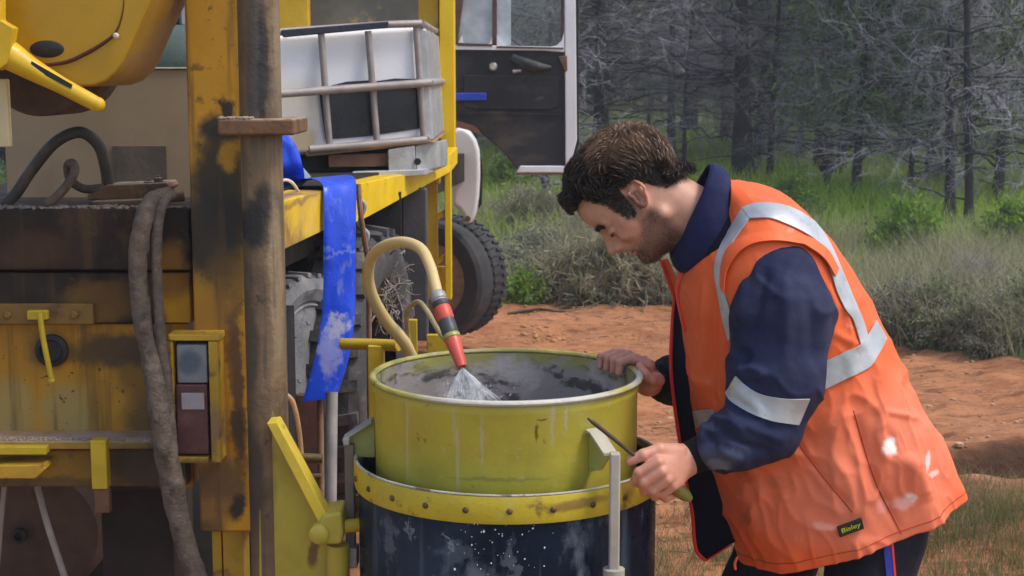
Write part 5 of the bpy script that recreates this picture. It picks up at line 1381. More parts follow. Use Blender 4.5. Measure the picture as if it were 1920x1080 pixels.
for sg in (1, -1):
    s.add(s.ell((.1065, sg*.0125, -.0325), (.0095, .0065, .0072)), .005)
s.add(s.ell((.0900, 0, -.050), (.0120, .024, .012)), .010)
s.add(s.ell((.0950, 0, -.0560), (.0075, .021, .0050)), .004)
s.add(s.ell((.0930, 0, -.0680), (.0080, .018, .0055)), .004)
s.sub(s.ell((.0990, 0, -.0620), (.0120, .0235, .0013)), .003)
s.sub(s.ell((.0990, 0, -.0790), (.0080, .016, .0040)), .008)
# neck and a stub of chest that stays under the collar
nk = np.array(list(P(1345, 430, D0) - T0)); nkl = [nk @ HM[0], 0, nk @ HM[2]]
s.add(s.cone((-.034, 0, -.030), (nkl[0], 0, nkl[2]), .057, .064), .025)
s.add(s.cone((.010, 0, -.085), (nkl[0] + .03, 0, nkl[2] - .01), .034, .05), .03)
# ears
def ear(sg):
    c0 = np.array([-.0010, 0.0, .0185])
    tilt = R(16)
    e1 = np.array([-math.sin(tilt), 0, math.cos(tilt)]); e2 = np.array([math.cos(tilt), 0, math.sin(tilt)])
    def Q(a, up, out): 
        q = c0 + e1 * up + e2 * a; return (q[0], sg * out, q[2])
    pr = []
    for t in np.linspace(R(-30), R(290), 26):
        up = .0275 * math.cos(t); a = -.0165 * math.sin(t) * (1.0 if up > 0 else .80)
        pr.append(Q(a, up, .0775 + .0065 * max(0, -math.copysign(1, a)) * abs(a) / .0165 + .002))
    base_ = s.ell(Q(-.001, .001, .0745), (.0165, .0065, .0265), np.array([[math.cos(tilt), 0, math.sin(tilt)], [0, 1, 0], [-math.sin(tilt), 0, math.cos(tilt)]]))
    s.add(base_, .004)
    s.sub(s.ell(Q(.002, -.003, .0830), (.0085, .0100, .0120)), .003)
    s.sub(s.ell(Q(-.003, .013, .0835), (.0070, .0050, .0085)), .004)
    g = None
    for i in range(len(pr) - 1):
        c_ = s.cone(pr[i], pr[i+1], .0033, .0033); g = c_ if g is None else np.minimum(g, c_)
    s.add(g, .003)
    s.add(s.cone(Q(-.008, .013, .0800), Q(-.008, -.010, .0800), .0028, .0026), .003)
    s.add(s.ell(Q(.003, -.0245, .0775), (.0070, .0050, .0075)), .004)
    s.add(s.ell(Q(.0105, -.003, .0775), (.0040, .0045, .0060)), .003)
ear(1); ear(-1)
hv, hf = s.mesh()
# head frame to world
def h2w(q): return np.array(list(T0)) + q @ HM
hn = vnormals(hv, hf)
# skin colours, with nostril shade painted in: beard stubble, flush, lips
Ff, Ss, Uu = hv[:, 0], hv[:, 1], hv[:, 2]
sm = lambda x, a, b_: np.clip((x - a) / (b_ - a), 0, 1) ** 2 * (3 - 2 * np.clip((x - a) / (b_ - a), 0, 1))
def hairline(f): return np.interp(f, [-.10, -.09, -.05, -.035, -.02, .0, .018, .024, .030, .050, .055, .060, .068, .076, .090, .113], [-.040, -.036, -.020, .0, .035, .052, .048, .004, -.010, -.002, .030, .055, .084, .094, .090, .080])
line = np.interp(Ff, [-.03, .0, .022, .045, .062, .078, .090, .105], [-.035, -.010, .012, -.022, -.042, -.046, -.045, -.043])
beard = sm(line - Uu, -.006, .026) * sm(Ff, -.020, .010) * sm(Uu + .40 * Ff, -.165, -.112)
beard = np.maximum(beard, sm(.030 - np.abs(Ff - .022), 0, .018) * sm(Uu, -.06, -.02) * (Uu < .03) * (np.abs(Ss) > .045) * .9)
lips = np.exp(-(((Uu + .062) / .010) ** 2)) * (np.abs(Ss) < .021) * (Ff > .086)
cap = sm(Uu - hairline(Ff), -.004, .006) * (Ff > -.13) * (Uu > -.06) * (1 - (np.abs(Ss) > .0725) * (Uu < .052) * (Ff > -.035) * (Ff < .018))
beard = np.maximum(beard * (.66 + .22 * sm(-Uu, .05, .11)), cap)
for sg in (1, -1):
    for t_ in np.linspace(0, 1, 24):
        q_ = np.array([.1085 - .020 * t_ ** 1.6, sg * (.010 + .036 * t_), .0205 + .006 * math.sin(t_ * 2.6)])
        beard = np.maximum(beard, (Ff > .06) * .8 * np.clip(1.6 - np.sqrt((Uu - q_[2])**2 * 1.3 + (Ss - q_[1])**2) / (.0040 - .0015 * t_), 0, 1))
        q_ = np.array([.098 - .006 * t_, sg * (.020 + .025 * t_), -.0045 + .003 * t_])
        beard = np.maximum(beard, .88 * np.clip(1.7 - np.sqrt(((hv - q_) ** 2 * np.array([.2, 1, 1])).sum(1)) / .0020, 0, 1))
for sg in (1, -1):
    beard = np.maximum(beard, .75 * np.clip(1.6 - np.sqrt(((hv - np.array([.1085, sg * .0085, -.0405])) ** 2 * np.array([.35, 1, 1])).sum(1)) / .0026, 0, 1))  # dark spots under the nose paint in the shade of the nostrils
beard = beard * (1 - .85 * lips) * (1 - .9 * np.exp(-((Ff - .082) ** 2 + (Uu + .06) ** 2) / .00001))
flush = np.exp(-((Ff - .062) ** 2 + (Uu + .018) ** 2) / .0006) * .7 + sm(np.abs(Ss), .0755, .081) * (np.abs(Ff) < .04) * .9 + np.exp(-((Ff - .118) ** 2 + (Uu + .03) ** 2) / .00025) * .6

# ---------------- hands (same body mesh; wrists run on inside the cuffs)
def hand_mesh(chains, palms, lo, hi, h=.0017):
    s = SDF(lo, hi, h)
    for a, c, ra, rb in palms: s.add(s.cone(list(a), list(c), ra, rb), .014)
    for pts, rs in chains: s.chain([list(q) for q in pts], rs, .006, .004)
    return s.mesh()
w0 = P(1320, 850, 2.835); w1 = P(1286, 862, 2.838)
idx_ = [P(1234, 866, 2.768), P(1198, 886, 2.768), P(1191, 902, 2.788), P(1206, 912, 2.812)]
mid_ = [P(1240, 884, 2.764), P(1208, 905, 2.766), P(1208, 921, 2.788), P(1226, 924, 2.812)]
rin_ = [P(1250, 899, 2.768), P(1224, 919, 2.772), P(1228, 930, 2.792), P(1244, 928, 2.812)]
lit_ = [P(1262, 911, 2.776), P(1242, 927, 2.782), P(1248, 934, 2.798), P(1260, 930, 2.812)]
thu_ = [P(1272, 846, 2.815), P(1236, 843, 2.790), P(1206, 853, 2.778), P(1181, 865, 2.780)]
wm = P(1272, 872, 2.812)
chains = [(idx_, [.0115, .0100, .0092, .0082]), (mid_, [.0118, .0102, .0094, .0084]), (rin_, [.0112, .0096, .0090, .0080]), (lit_, [.0100, .0086, .0078, .0070]), (thu_, [.0150, .0128, .0112, .0092])]
palms = [(w0, w1, .027, .027), (w1, P(1240, 868, 2.782), .027, .017), (w1, P(1248, 884, 2.780), .026, .017), (w1, P(1258, 896, 2.784), .025, .016), (w1, P(1268, 904, 2.79), .022, .014), (P(1262, 850, 2.81), P(1234, 852, 2.795), .017, .013)]
allp = [q for c_ in chains for q in c_[0]] + [w0, w1]
lo = np.min([list(q) for q in allp], 0) - .036; hi = np.max([list(q) for q in allp], 0) + .036
lv_, lf_ = hand_mesh(chains, palms, lo, hi)
# right hand over the rim
chains = []; kn = []
for a, rr_, sc in zip((15.5, 21.5, 27.5, 33.0), (.0100, .0104, .0100, .0088), (1.0, 1.06, 1.0, .86)):
    a = R(a); a2 = a + R(3.5)
    m_ = on(rr + .036, a - R(2.0), zr + .006); kn.append(m_)
    chains.append(([m_, on(rr + .004, a, zr + .0215 * sc), on(rr - .020, a2, zr + .010), on(rr - .0225, a2, zr - .012)], [rr_ * 1.12, rr_, rr_ * .92, rr_ * .8]))
wr = P(1216, 716, 3.225); wr2 = P(1246, 716, 3.27)
chains.append(([on(rr + .048, R(9), zr - .022), on(rr + .030, R(6), zr - .016), on(rr + .016, R(5), zr - .004), on(rr + .006, R(6), zr + .012)], [.0150, .0125, .0108, .0092]))
palms = [(wr2, wr, .026, .026)] + [(wr, q, .024, .0125) for q in kn] + [(wr, on(rr + .045, R(9), zr - .02), .022, .014)]
allp = [q for c_ in chains for q in c_[0]] + [wr, wr2]
lo = np.min([list(q) for q in allp], 0) - .036; hi = np.max([list(q) for q in allp], 0) + .036
qv_, qf_ = hand_mesh(chains, palms, lo, hi)

wv = np.concatenate([h2w(hv), lv_, qv_])
wf = np.concatenate([hf if np.linalg.det(HM) > 0 else hf[:, ::-1], lf_ + len(hv), qf_ + len(hv) + len(lv_)])
def bridge(v, f, comp_of, a_pt, b_pt, ca, cb, path, r, used_f):
    fc_ = v[f].mean(1)
    def pick(pt, comp):
        d = ((fc_ - np.array(list(pt))) ** 2).sum(1); d[comp_of[f[:, 0]] != comp] = 9e9
        for u_ in used_f: d[np.isin(f, f[u_]).any(1)] = 9e9
        i = int(np.argmin(d)); used_f.append(i); return i
    ia, ib = pick(a_pt, ca), pick(b_pt, cb)
    rings = [f[ia][::-1]]; nv_ = []
    base_n = len(v)
    pts_ = np.array([list(q) for q in path])
    tn_ = np.gradient(pts_, axis=0)
    for i, q in enumerate(pts_):
        t_ = tn_[i] / np.linalg.norm(tn_[i]); a_ = np.cross(t_, [0, 1, 0]); a_ /= np.linalg.norm(a_) + 1e-9; b2 = np.cross(t_, a_)
        rings.append(np.arange(4) + base_n + len(nv_))
        for k_ in range(4):
            th = math.pi / 2 * k_; nv_.append(q + r * (a_ * math.cos(th) + b2 * math.sin(th)))
    rings.append(f[ib])
    fs = []
    for i in range(len(rings) - 1):
        A_, B_ = rings[i], rings[i + 1]
        VV = np.concatenate([v, np.array(nv_)])
        best = min(range(4), key=lambda s_: ((VV[A_] - VV[np.roll(B_, s_)]) ** 2).sum()); B_ = np.roll(B_, best); rings[i + 1] = B_
        for k_ in range(4): fs.append([A_[k_], A_[(k_+1) % 4], B_[(k_+1) % 4], B_[k_]])
    return np.concatenate([v, np.array(nv_)]), np.concatenate([f, np.array(fs)]), used_f
comp = np.concatenate([np.zeros(len(hv), int), np.ones(len(lv_), int), np.full(len(qv_), 2)])
NB0 = len(wv); usedf = []
neck_end = P(1352, 436, D0)
wv, wf, usedf = bridge(wv, wf, comp, neck_end + Vector((0, -.05, -.02)), P(1330, 850, 2.835), 0, 1, [P(1400, 440, 3.03), P(1455, 490, 2.97), P(1458, 600, 2.91), P(1440, 740, 2.86), P(1415, 800, 2.84), P(1360, 830, 2.83)], .03, usedf)
comp = np.concatenate([comp, np.full(len(wv) - len(comp), 9)])
wv, wf, usedf = bridge(wv, wf, comp, neck_end + Vector((0, .05, -.02)), P(1262, 716, 3.30), 0, 2, [P(1390, 450, 3.2), P(1395, 520, 3.30), P(1345, 660, 3.40), P(1315, 715, 3.39), P(1285, 714, 3.33)], .025, usedf)
keepf = np.ones(len(wf), bool); keepf[usedf] = False; wf = wf[keepf]
k = Mat('skin')
p = k.pos()
at = k.n('ShaderNodeAttribute'); at.attribute_name = 'stubble_nostril_shade'
fl = k.n('ShaderNodeAttribute'); fl.attribute_name = 'flush'
c = k.mix(k.ramp(k.noise(p, 30, 5, .6), .3, .7), _rgb((.58, .29, .195)), _rgb((.66, .35, .245)))
c = k.mix(k.math('MULTIPLY', k.ramp(k.noise(p, 90, 3, .6), .5, .8), .3), c, _rgb((.52, .21, .14)))
c = k.mix(k.math('MULTIPLY', fl.outputs['Fac'], .6), c, _rgb((.62, .20, .13)))
c = k.mix(k.math('MULTIPLY', at.outputs['Fac'], k.ramp(k.noise(p, 300, 2, .6), .3, .65, .78, .96)), c, _rgb((.050, .023, .014)))
k.set(k.b.inputs['Base Color'], c); k.b.inputs['Roughness'].default_value = .5
k.b.inputs['Subsurface Weight'].default_value = .12; k.b.inputs['Subsurface Radius'].default_value = (.010, .003, .0015); k.b.inputs['Subsurface Scale'].default_value = .5
k.set(k.b.inputs['Normal'], k.bump(k.noise(p, 260, 3, .6), .18, .0015))
body = mesh_np('body', wv, wf, k.m, man)
for nm, arr in (('stubble_nostril_shade', beard), ('flush', flush)):
    at_ = body.data.attributes.new(nm, 'FLOAT', 'POINT')
    full = np.zeros(len(wv), np.float32); full[:len(hv)] = arr
    if nm == 'flush': full[len(hv):] = .55
    at_.data.foreach_set('value', full)

# ---------------- hair
k = Mat('brown_hair')
at = k.n('ShaderNodeAttribute'); at.attribute_name = 'tip'
p = k.pos()
c = k.mix(at.outputs['Fac'], _rgb((.015, .0095, .0065)), _rgb((.27, .150, .080)))
c = k.mix(k.ramp(k.noise(p, 120, 2, .5), .35, .7, 0, .35), c, _rgb((.02, .012, .008)))
k.set(k.b.inputs['Base Color'], c); k.b.inputs['Roughness'].default_value = .42; k.b.inputs['Specular IOR Level'].default_value = .45
m_hair = k.m
cand = np.nonzero((Uu > hairline(Ff)) & (np.abs(Ss) < .085) & ~((np.abs(Ss) > .0725) & (Uu < .055) & (Ff > -.035) & (Ff < .022)) & (Ff > -.12) & (Uu > -.05))[0]
def locks(n, seed, length, rad, sides, K, curl, lift, long_only, jit=.25):
    rg = np.random.default_rng(seed)
    ids = rg.choice(cand, n)
    r = hv[ids] + rg.normal(0, .0012, (n, 3)); nn = hn[ids]
    f_, s_, u_ = r[:, 0], r[:, 1], r[:, 2]
    topness = np.clip(sm(u_ + .25 * -f_, .035, .085) + sm(-f_, .055, .085) * (u_ > -.02), 0, 1)
    if long_only:
        keep = topness > .25; r, nn, topness, f_, s_, u_ = r[keep], nn[keep], topness[keep], f_[keep], s_[keep], u_[keep]
    n = len(r)
    # growth direction: forward over the brow in front, back and down behind, down at the sides
    flow = np.stack([np.interp(f_, [-.05, .0, .05, .085], [-.75, -.45, .25, .75]), np.sign(s_) * .35, np.interp(f_, [-.06, -.02], [-.7, 0]) + np.interp(u_, [.03, .08], [-.55, 0]) + np.interp(f_, [-.02, .02, .06], [0, .35, 0])], 1)
    flow += np.stack([vnoise(r[:, 0]*24, r[:, 1]*24, r[:, 2]*24 + 9*i) * 2.6 for i in range(3)], 1)
    flow -= nn * (flow * nn).sum(1, keepdims=True)
    flow /= np.linalg.norm(flow, axis=1, keepdims=True) + 1e-6
    side = np.cross(nn, flow)
    Ln = length * np.interp(f_, [.04, .09], [1.0, .42]) * (.22 + .78 * topness) * (1 + jit * rg.normal(0, 1, n)).clip(.4, 1.8)
    ph = vnoise(r[:, 0]*20, r[:, 1]*20, r[:, 2]*20) * 14 + rg.normal(0, .22, n)
    t = np.linspace(0, 1, K)
    w = (curl * (.15 + .85 * topness))[:, None] * np.sqrt(t)[None]
    om = (1.25 + .5 * vnoise(r[:, 0]*18 + 5, r[:, 1]*18, r[:, 2]*18))[:, None] * 2 * math.pi
    hgt = (lift * (.12 + .88 * topness))[:, None] * (1 - (1 - t[None]) ** 2.2)
    pth = r[:, None] + nn[:, None] * (hgt + w * .7 * np.sin(om * t[None] + ph[:, None]))[..., None] + flow[:, None] * (Ln[:, None] * t[None] * .8)[..., None] + side[:, None] * (w * np.cos(om * t[None] + ph[:, None]))[..., None]
    # wrap round the skull instead of leaving on a tangent
    ctr = np.array([-.002, 0, .050]); dd = pth - ctr
    el = np.sqrt((dd[..., 0] / .092) ** 2 + (dd[..., 1] / .075) ** 2 + (dd[..., 2] / .083) ** 2)
    want = np.maximum(el[:, :1], 1.0) + (hgt + w * .7 * np.sin(om * t[None] + ph[:, None]) + .002) / .085
    mixf = (u_ > .0)[:, None] * .85
    sc = el * (1 - mixf) + want * mixf
    pth = ctr + dd * (sc / el)[..., None]
    rd = rad * (1 - .75 * t[None] ** 1.5) * np.ones((n, 1)) * (.45 + .55 * topness)[:, None]
    v, f = tubes(pth, rd, sides)
    tip = (topness[:, None] * (.25 + .75 * t[None]) * (.55 + .9 * vnoise(r[:, 0]*40, r[:, 1]*40, r[:, 2]*40 + 3)[:, None] + .3)).clip(0, 1)
    tip *= sm(u_ - .85 * f_, .055, .15)[:, None] * .95 + .05  # paler on the upper back: bleached tips, with the lit top painted in
    return v, f, np.repeat(tip.reshape(-1), sides)
parts = [locks(3000, 1, .028, .0025, 6, 12, .0050, .016, False), locks(950, 2, .044, .0036, 7, 22, .0125, .024, True, .2), locks(12000, 3, .044, .0006, 3, 18, .0125, .026, False, .2), locks(14000, 4, .022, .0008, 3, 6, .002, .007, False, .3)]
vv, ff, tt = [], [], []; o_ = 0
for v, f, t in parts:
    vv.append(v); ff.append(f + o_); tt.append(t); o_ += len(v)
vv = h2w(np.concatenate(vv)); ff = np.concatenate(ff); tt = np.concatenate(tt)
hair = mesh_np('hair', vv, ff, m_hair, man)
at_ = hair.data.attributes.new('tip', 'FLOAT', 'POINT'); at_.data.foreach_set('value', tt.astype(np.float32))
# beard and brows
rg = np.random.default_rng(9)
pr = np.clip(beard, 0, 1) ** 1.5; pr[beard < .2] = 0; pr[cap > .3] = 0
NBH = 4200
ids = rg.choice(len(hv), NBH, p=pr / pr.sum())
r = hv[ids] + rg.normal(0, .0006, (NBH, 3)); nn = hn[ids]
dr_ = nn * .7 + np.array([.25, 0, -.8]) + rg.normal(0, .25, (NBH, 3)); dr_ /= np.linalg.norm(dr_, axis=1, keepdims=True)
ln = rg.uniform(.002, .005, (NBH, 1))
pth = np.stack([r - nn * .0005, r + (nn * .5 + dr_ * .5) * ln * .5, r + dr_ * ln], 1)
v1, f1 = tubes(pth, np.array([[.00020, .00017, .0001]]), 3)
eb = []
for sg in (1, -1):
    for i in range(800):
        t = rg.uniform(0, 1)
        q = np.array([.1035 - .020 * t ** 1.6, sg * (.010 + .037 * t), .0205 + .006 * math.sin(t * 2.6) + rg.normal(0, .0018)])
        ok_ = np.nonzero((hv[:, 0] > .06) & (np.abs(hv[:, 1] - q[1]) < .004) & (np.abs(hv[:, 2] - q[2]) < .004))[0]
        if len(ok_): q = np.array([hv[ok_, 0].max() + .0003, q[1], q[2]])
        d_ = np.array([-.25, sg * .9, .35 - .7 * t]) + rg.normal(0, .18, 3); d_ /= np.linalg.norm(d_)
        L_ = rg.uniform(.005, .010); eb.append([q, q + d_ * L_ * .5 + np.array([.0012, 0, 0]), q + d_ * L_])
    for i in range(60):
        t = rg.uniform(0, 1); q = np.array([.0975 - .005 * t, sg * (.022 + .021 * t), -.0035])
        eb.append([q, q + np.array([.0015, sg * .001, -.0020]), q + np.array([.0032, sg * .003, -.0034])])
v2, f2 = tubes(np.array(eb), np.array([[.0009, .0008, .0003]]), 3)
v = np.concatenate([v1, v2]); f = np.concatenate([f1, f2 + len(v1)])
mesh_np('beard_and_brows', h2w(v), f, surf('dark_beard_hair', (.045, .021, .012), .5, vary=.3), man)

# ---------------- screwdriver held in the left fist
sd = thing('screwdriver', 'long thin screwdriver with olive handle held in the near fist', 'screwdriver', P(1240, 895, 2.80))
tipP, fist, endP = P(1102, 784, 2.745), P(1212, 872, 2.785), P(1294, 936, 2.822)
b = MB(); b.tube([tipP, tipP + (fist - tipP) * .05, tipP + (fist - tipP) * .10, fist, fist + (endP - fist) * .4], [.0020, .0042, .0040, .0042, .0046], 12, n=24); b.build('shaft', surf('dark_worn_shaft', (.085, .06, .05), .45, metal=.4, vary=.3), sd)
b = MB(); b.tube([fist + (endP - fist) * .25, fist + (endP - fist) * .5, fist + (endP - fist) * .85, endP], [.010, .0135, .0125, .0140, .0125, .007], 16, n=20); b.build('handle', surf('olive_handle', (.20, .18, .035), .5, vary=.2), sd)
# ================================================================== ground
def gheight(x, y):
    x, y = np.asarray(x, float), np.asarray(y, float)
    yb = np.interp(x, [-30, -.5, 1.0, 1.6, 2.3, 2.8, 4, 30], [10.6, 10.4, 10.3, 9.5, 8.7, 8.15, 7.4, 6.5])
    road = 1 / (1 + np.exp((y - yb) * 8))
    z = .05 * fbm(x*.5, y*.5, 0, 3) + .06 * fbm(x*1.6 + 4, y*3.6, 0, 4) + .030 * fbm(x*5, y*12, 0, 3) + .012 * np.clip(fbm(x*14, y*22, 3, 2), 0, 1)
    # wheel ruts along the track
    for off, dpt, w in ((-1.25, .05, .35), (-3.2, .05, .4)):
        z = z - dpt * np.exp(-((y - (yb + off) - .15 * np.sin(x * .9)) / w) ** 2)
    # washed-out gutter at the right
    gy = 6.08 + .10 * np.sin(x * 3.1) - .10 * (x - 1.9)
    z = z - .20 * np.exp(-((y - gy) / .13) ** 4) * (1 / (1 + np.exp(-(x - 1.35) * 9))) + .05 * np.exp(-((y - gy - .25) / .18) ** 2) * (x > 1.2)
    z = z * np.clip((y - 3.0) / 2, 0.1, 1) * np.clip(1.2 - np.abs(x) / 40, .2, 1)
    z = z + (1 - road) * (.05 + .05 * fbm(x * .7, y * .7, 5, 2)) * (y > 6.5)
    z = z + np.clip((y - 26) / 40, 0, 1) ** 1.5 * .9
    return z, road, yb
def axis(fine0, fine1, step, lo, hi, g=1.22):
    a = list(np.arange(fine0, fine1, step)); s = step
    left = []; q = fine0
    while q > lo: s *= g; q -= s; left.append(q)
    s = step; q = a[-1]; right = []
    while q < hi: s *= g; q += s; right.append(q)
    return np.array(left[::-1] + a + right)
gx, gy_ = axis(-1.6, 4.0, .028, -420, 420), axis(4.3, 11.5, .030, -60, 700, 1.16)
GX, GY = np.meshgrid(gx, gy_, indexing='ij')
GZ, ROAD, YB = gheight(GX, GY)
gv = np.stack([GX, GY, GZ], -1).reshape(-1, 3)
gf = grid_faces(len(gx), len(gy_))
fc = gv[gf].mean(1)
jit = .16 * fbm(fc[:, 0] * 2.2, fc[:, 1] * 2.2, 7, 3)
yb_f = np.interp(fc[:, 0], [-30, -.5, 1.0, 1.6, 2.3, 2.8, 4, 30], [10.6, 10.4, 10.3, 9.5, 8.7, 8.15, 7.4, 6.5])
isroad = (fc[:, 1] < yb_f + jit) & (fc[:, 1] > 1.0) & (np.abs(fc[:, 0]) < 40)
DIRT = (0.38, 0.170, 0.078)
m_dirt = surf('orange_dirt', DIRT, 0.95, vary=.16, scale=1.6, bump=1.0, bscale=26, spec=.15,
    blobs=[((.045, .025, .016), (x_, 6.08 + .10 * math.sin(x_ * 3.1) - .10 * (x_ - 1.9) + .05, -.05), (.18, .17, .5), .85) for x_ in (1.75, 1.95, 2.15, 2.35, 2.6)], amp=.10, nscale=5,  # dark brown painted along the gutter stands in for its shade
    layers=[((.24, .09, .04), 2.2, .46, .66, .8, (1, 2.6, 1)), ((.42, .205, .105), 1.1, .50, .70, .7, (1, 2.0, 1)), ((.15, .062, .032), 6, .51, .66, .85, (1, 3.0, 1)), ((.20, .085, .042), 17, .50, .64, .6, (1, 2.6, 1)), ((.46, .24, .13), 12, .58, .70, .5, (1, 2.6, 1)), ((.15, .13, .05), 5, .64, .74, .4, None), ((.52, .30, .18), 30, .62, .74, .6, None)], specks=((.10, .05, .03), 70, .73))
m_soil = surf('grassy_soil', (0.11, 0.125, 0.045), 0.95, vary=.35, scale=1.2, bump=.5, bscale=20, spec=.1, layers=[((.16, .25, .045), .7, .42, .62, .8, None), ((.17, .14, .07), 1.3, .58, .75, .5, None)])
def submesh(name, mask, mt):
    f = gf[mask]; u, inv = np.unique(f, return_inverse=True)
    return tag(mesh_np(name, gv[u], inv.reshape(-1, 4), mt), kind='structure')
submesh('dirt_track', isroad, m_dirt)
submesh('ground', ~isroad, m_soil)
def zat(x, y): return float(gheight(x, y)[0])

# ------------------------------------------------------------------ grasses
def ribbons(base, h, lean, w, K=3):
    n = len(base)
    az = RNG.uniform(0, 2*math.pi, n)
    t = np.linspace(0, 1, K)
    d = np.stack([np.cos(az), np.sin(az), np.zeros(n)], 1)
    p = base[:, None] + d[:, None] * (lean[:, None] * t[None] ** 1.8)[..., None]
    p[..., 2] += h[:, None] * (t[None] - .25 * (lean / (h + 1e-6))[:, None].clip(0, 1.2) * t[None] ** 2)
    az2 = RNG.uniform(0, 2*math.pi, n)
    s = np.stack([np.cos(az2), np.sin(az2), np.zeros(n)], 1)[:, None] * (w[:, None] * (1 - .85 * t[None]))[..., None]
    v = np.stack([p - s, p + s], 2)
    idx = np.arange(n * K * 2).reshape(n, K, 2)
    f = np.stack([idx[:, :-1, 0], idx[:, :-1, 1], idx[:, 1:, 1], idx[:, 1:, 0]], -1).reshape(-1, 4)
    return v.reshape(-1, 3), f
def grassmat(name, a, b, c, rnd=.3):
    k = Mat(name); p = k.pos()
    col = k.mix(k.ramp(k.noise(p, .9, 4, .6), .40, .60), _rgb(a), _rgb(b))
    col = k.mix(k.ramp(k.noise(p, 6, 3, .6), .55, .72), col, _rgb(c))
    gi = k.n('ShaderNodeNewGeometry'); hs = k.n('ShaderNodeHueSaturation')
    k.set(hs.inputs['Value'], k.ramp(gi.outputs['Random Per Island'], 0, 1, 1 - rnd, 1 + rnd, smooth=False)); k.nt.links.new(col, hs.inputs['Color'])
    df = k.n('ShaderNodeBsdfDiffuse'); tl = k.n('ShaderNodeBsdfTranslucent'); ms = k.n('ShaderNodeMixShader'); ms.inputs[0].default_value = .35
    k.nt.links.new(hs.outputs[0], df.inputs[0]); k.nt.links.new(hs.outputs[0], tl.inputs[0])
    k.nt.links.new(df.outputs[0], ms.inputs[1]); k.nt.links.new(tl.outputs[0], ms.inputs[2]); k.nt.links.new(ms.outputs[0], k.nt.nodes['Material Output'].inputs[0])
    return k.m
def field(n, y0, y1, half=.42, pw=1.0):
    """Random ground places inside the wedge in front of the camera, a step wider than the view."""
    y = y0 + (y1 - y0) * RNG.random(n) ** pw
    x = (RNG.random(n) * 2 - 1) * (half * y + .8)
    return x, y
def sow(name, n, y0, y1, hmin, hmax, wid, mt, label, keep, pw=1.0, clump=1.4, leanf=.6):
    x, y = field(n, y0, y1, pw=pw)
    dens = vnoise(x * clump, y * clump, 3.0) + .5 * vnoise(x * clump * 3, y * clump * 3, 1.0)
    z, road, yb = gheight(x, y)
    m = keep(x, y, yb) & (dens > RNG.uniform(-.55, .25, n))
    x, y, z, dens = x[m], y[m], z[m], dens[m]
    h = RNG.uniform(hmin, hmax, len(x)) * (.75 + .8 * (dens + .2).clip(0, .6))
    v, f = ribbons(np.stack([x, y, z - .01], 1), h, h * RNG.uniform(.1, leanf * 1.6, len(x)), RNG.uniform(.6, 1.4, len(x)) * wid * (.6 + y / 20))
    return tag(mesh_np(name, v, f, mt, smooth=False), label, 'grass', kind='stuff')
m_dry = grassmat('dry_olive_grass', (.42, .38, .25), (.29, .29, .15), (.50, .46, .32))
m_lush = grassmat('fresh_green_grass', (.29, .46, .05), (.40, .54, .08), (.46, .45, .18))
m_weed = grassmat('mixed_weed_grass', (.27, .235, .12), (.15, .17, .055), (.38, .33, .21))
sow('dry_grass', 120000, 8.0, 17, .18, .46, .0030, m_dry, 'dry olive grass bank along the far side of the dirt track', lambda x, y, yb: (y > yb - .05 + .25 * vnoise(x*2, y*2)) & (y < yb + 6.0), pw=1.1)
sow('green_grass', 95000, 11, 36, .14, .34, .0042, m_lush, 'fresh green grass under the bare pines', lambda x, y, yb: (y > yb + 1.6), pw=1.2, clump=.7)
sow('weeds', 70000, 4.3, 5.8, .03, .15, .0016, m_weed, 'straggly weeds along the near edge of the dirt track', lambda x, y, yb: (x > .25) & (y < 5.35 + .3 * vnoise(x*3, y*3) + .12 * (x - .5)), clump=4)
sow('weeds', 9000, 5.4, 9.5, .02, .08, .0016, m_weed, 'thin weeds scattered over the orange dirt', lambda x, y, yb: (x > -.3) & (vnoise(x*1.3, y*1.3, 9) > .22), clump=4)

# pebbles and clods
b = MB()
for i in range(1500):
    y = random.uniform(4.8, 10.2); x = random.uniform(-.6, .42 * y)
    r = abs(random.gauss(0, .0055)) + .0025
    b.ball((x, y, zat(x, y) + r * .2), r, 3, (random.uniform(.8, 1.5), random.uniform(.8, 1.3), .7))
tag(b.build('pebbles', surf('clay_pebbles', (.40, .24, .15), .9, vary=.4, scale=3), bevel=0), 'small clay pebbles strewn over the orange dirt', 'pebbles', kind='stuff')
b = MB()
for i in range(26):
    q = P(random.gauss(1020, 22), random.gauss(622, 6), 9.3); x, y = q.x, 9.3 + random.gauss(0, .12)
    r = random.uniform(.006, .017); b.ball((x, y, zat(x, y) + r * .4), r, 4, (1.2, 1, .8))
tag(b.build('dirt_clods', surf('pale_orange_clods', (.44, .22, .09), .95, vary=.2)), 'heap of pale orange clods on the track right of the front tyre', 'clods', kind='stuff')
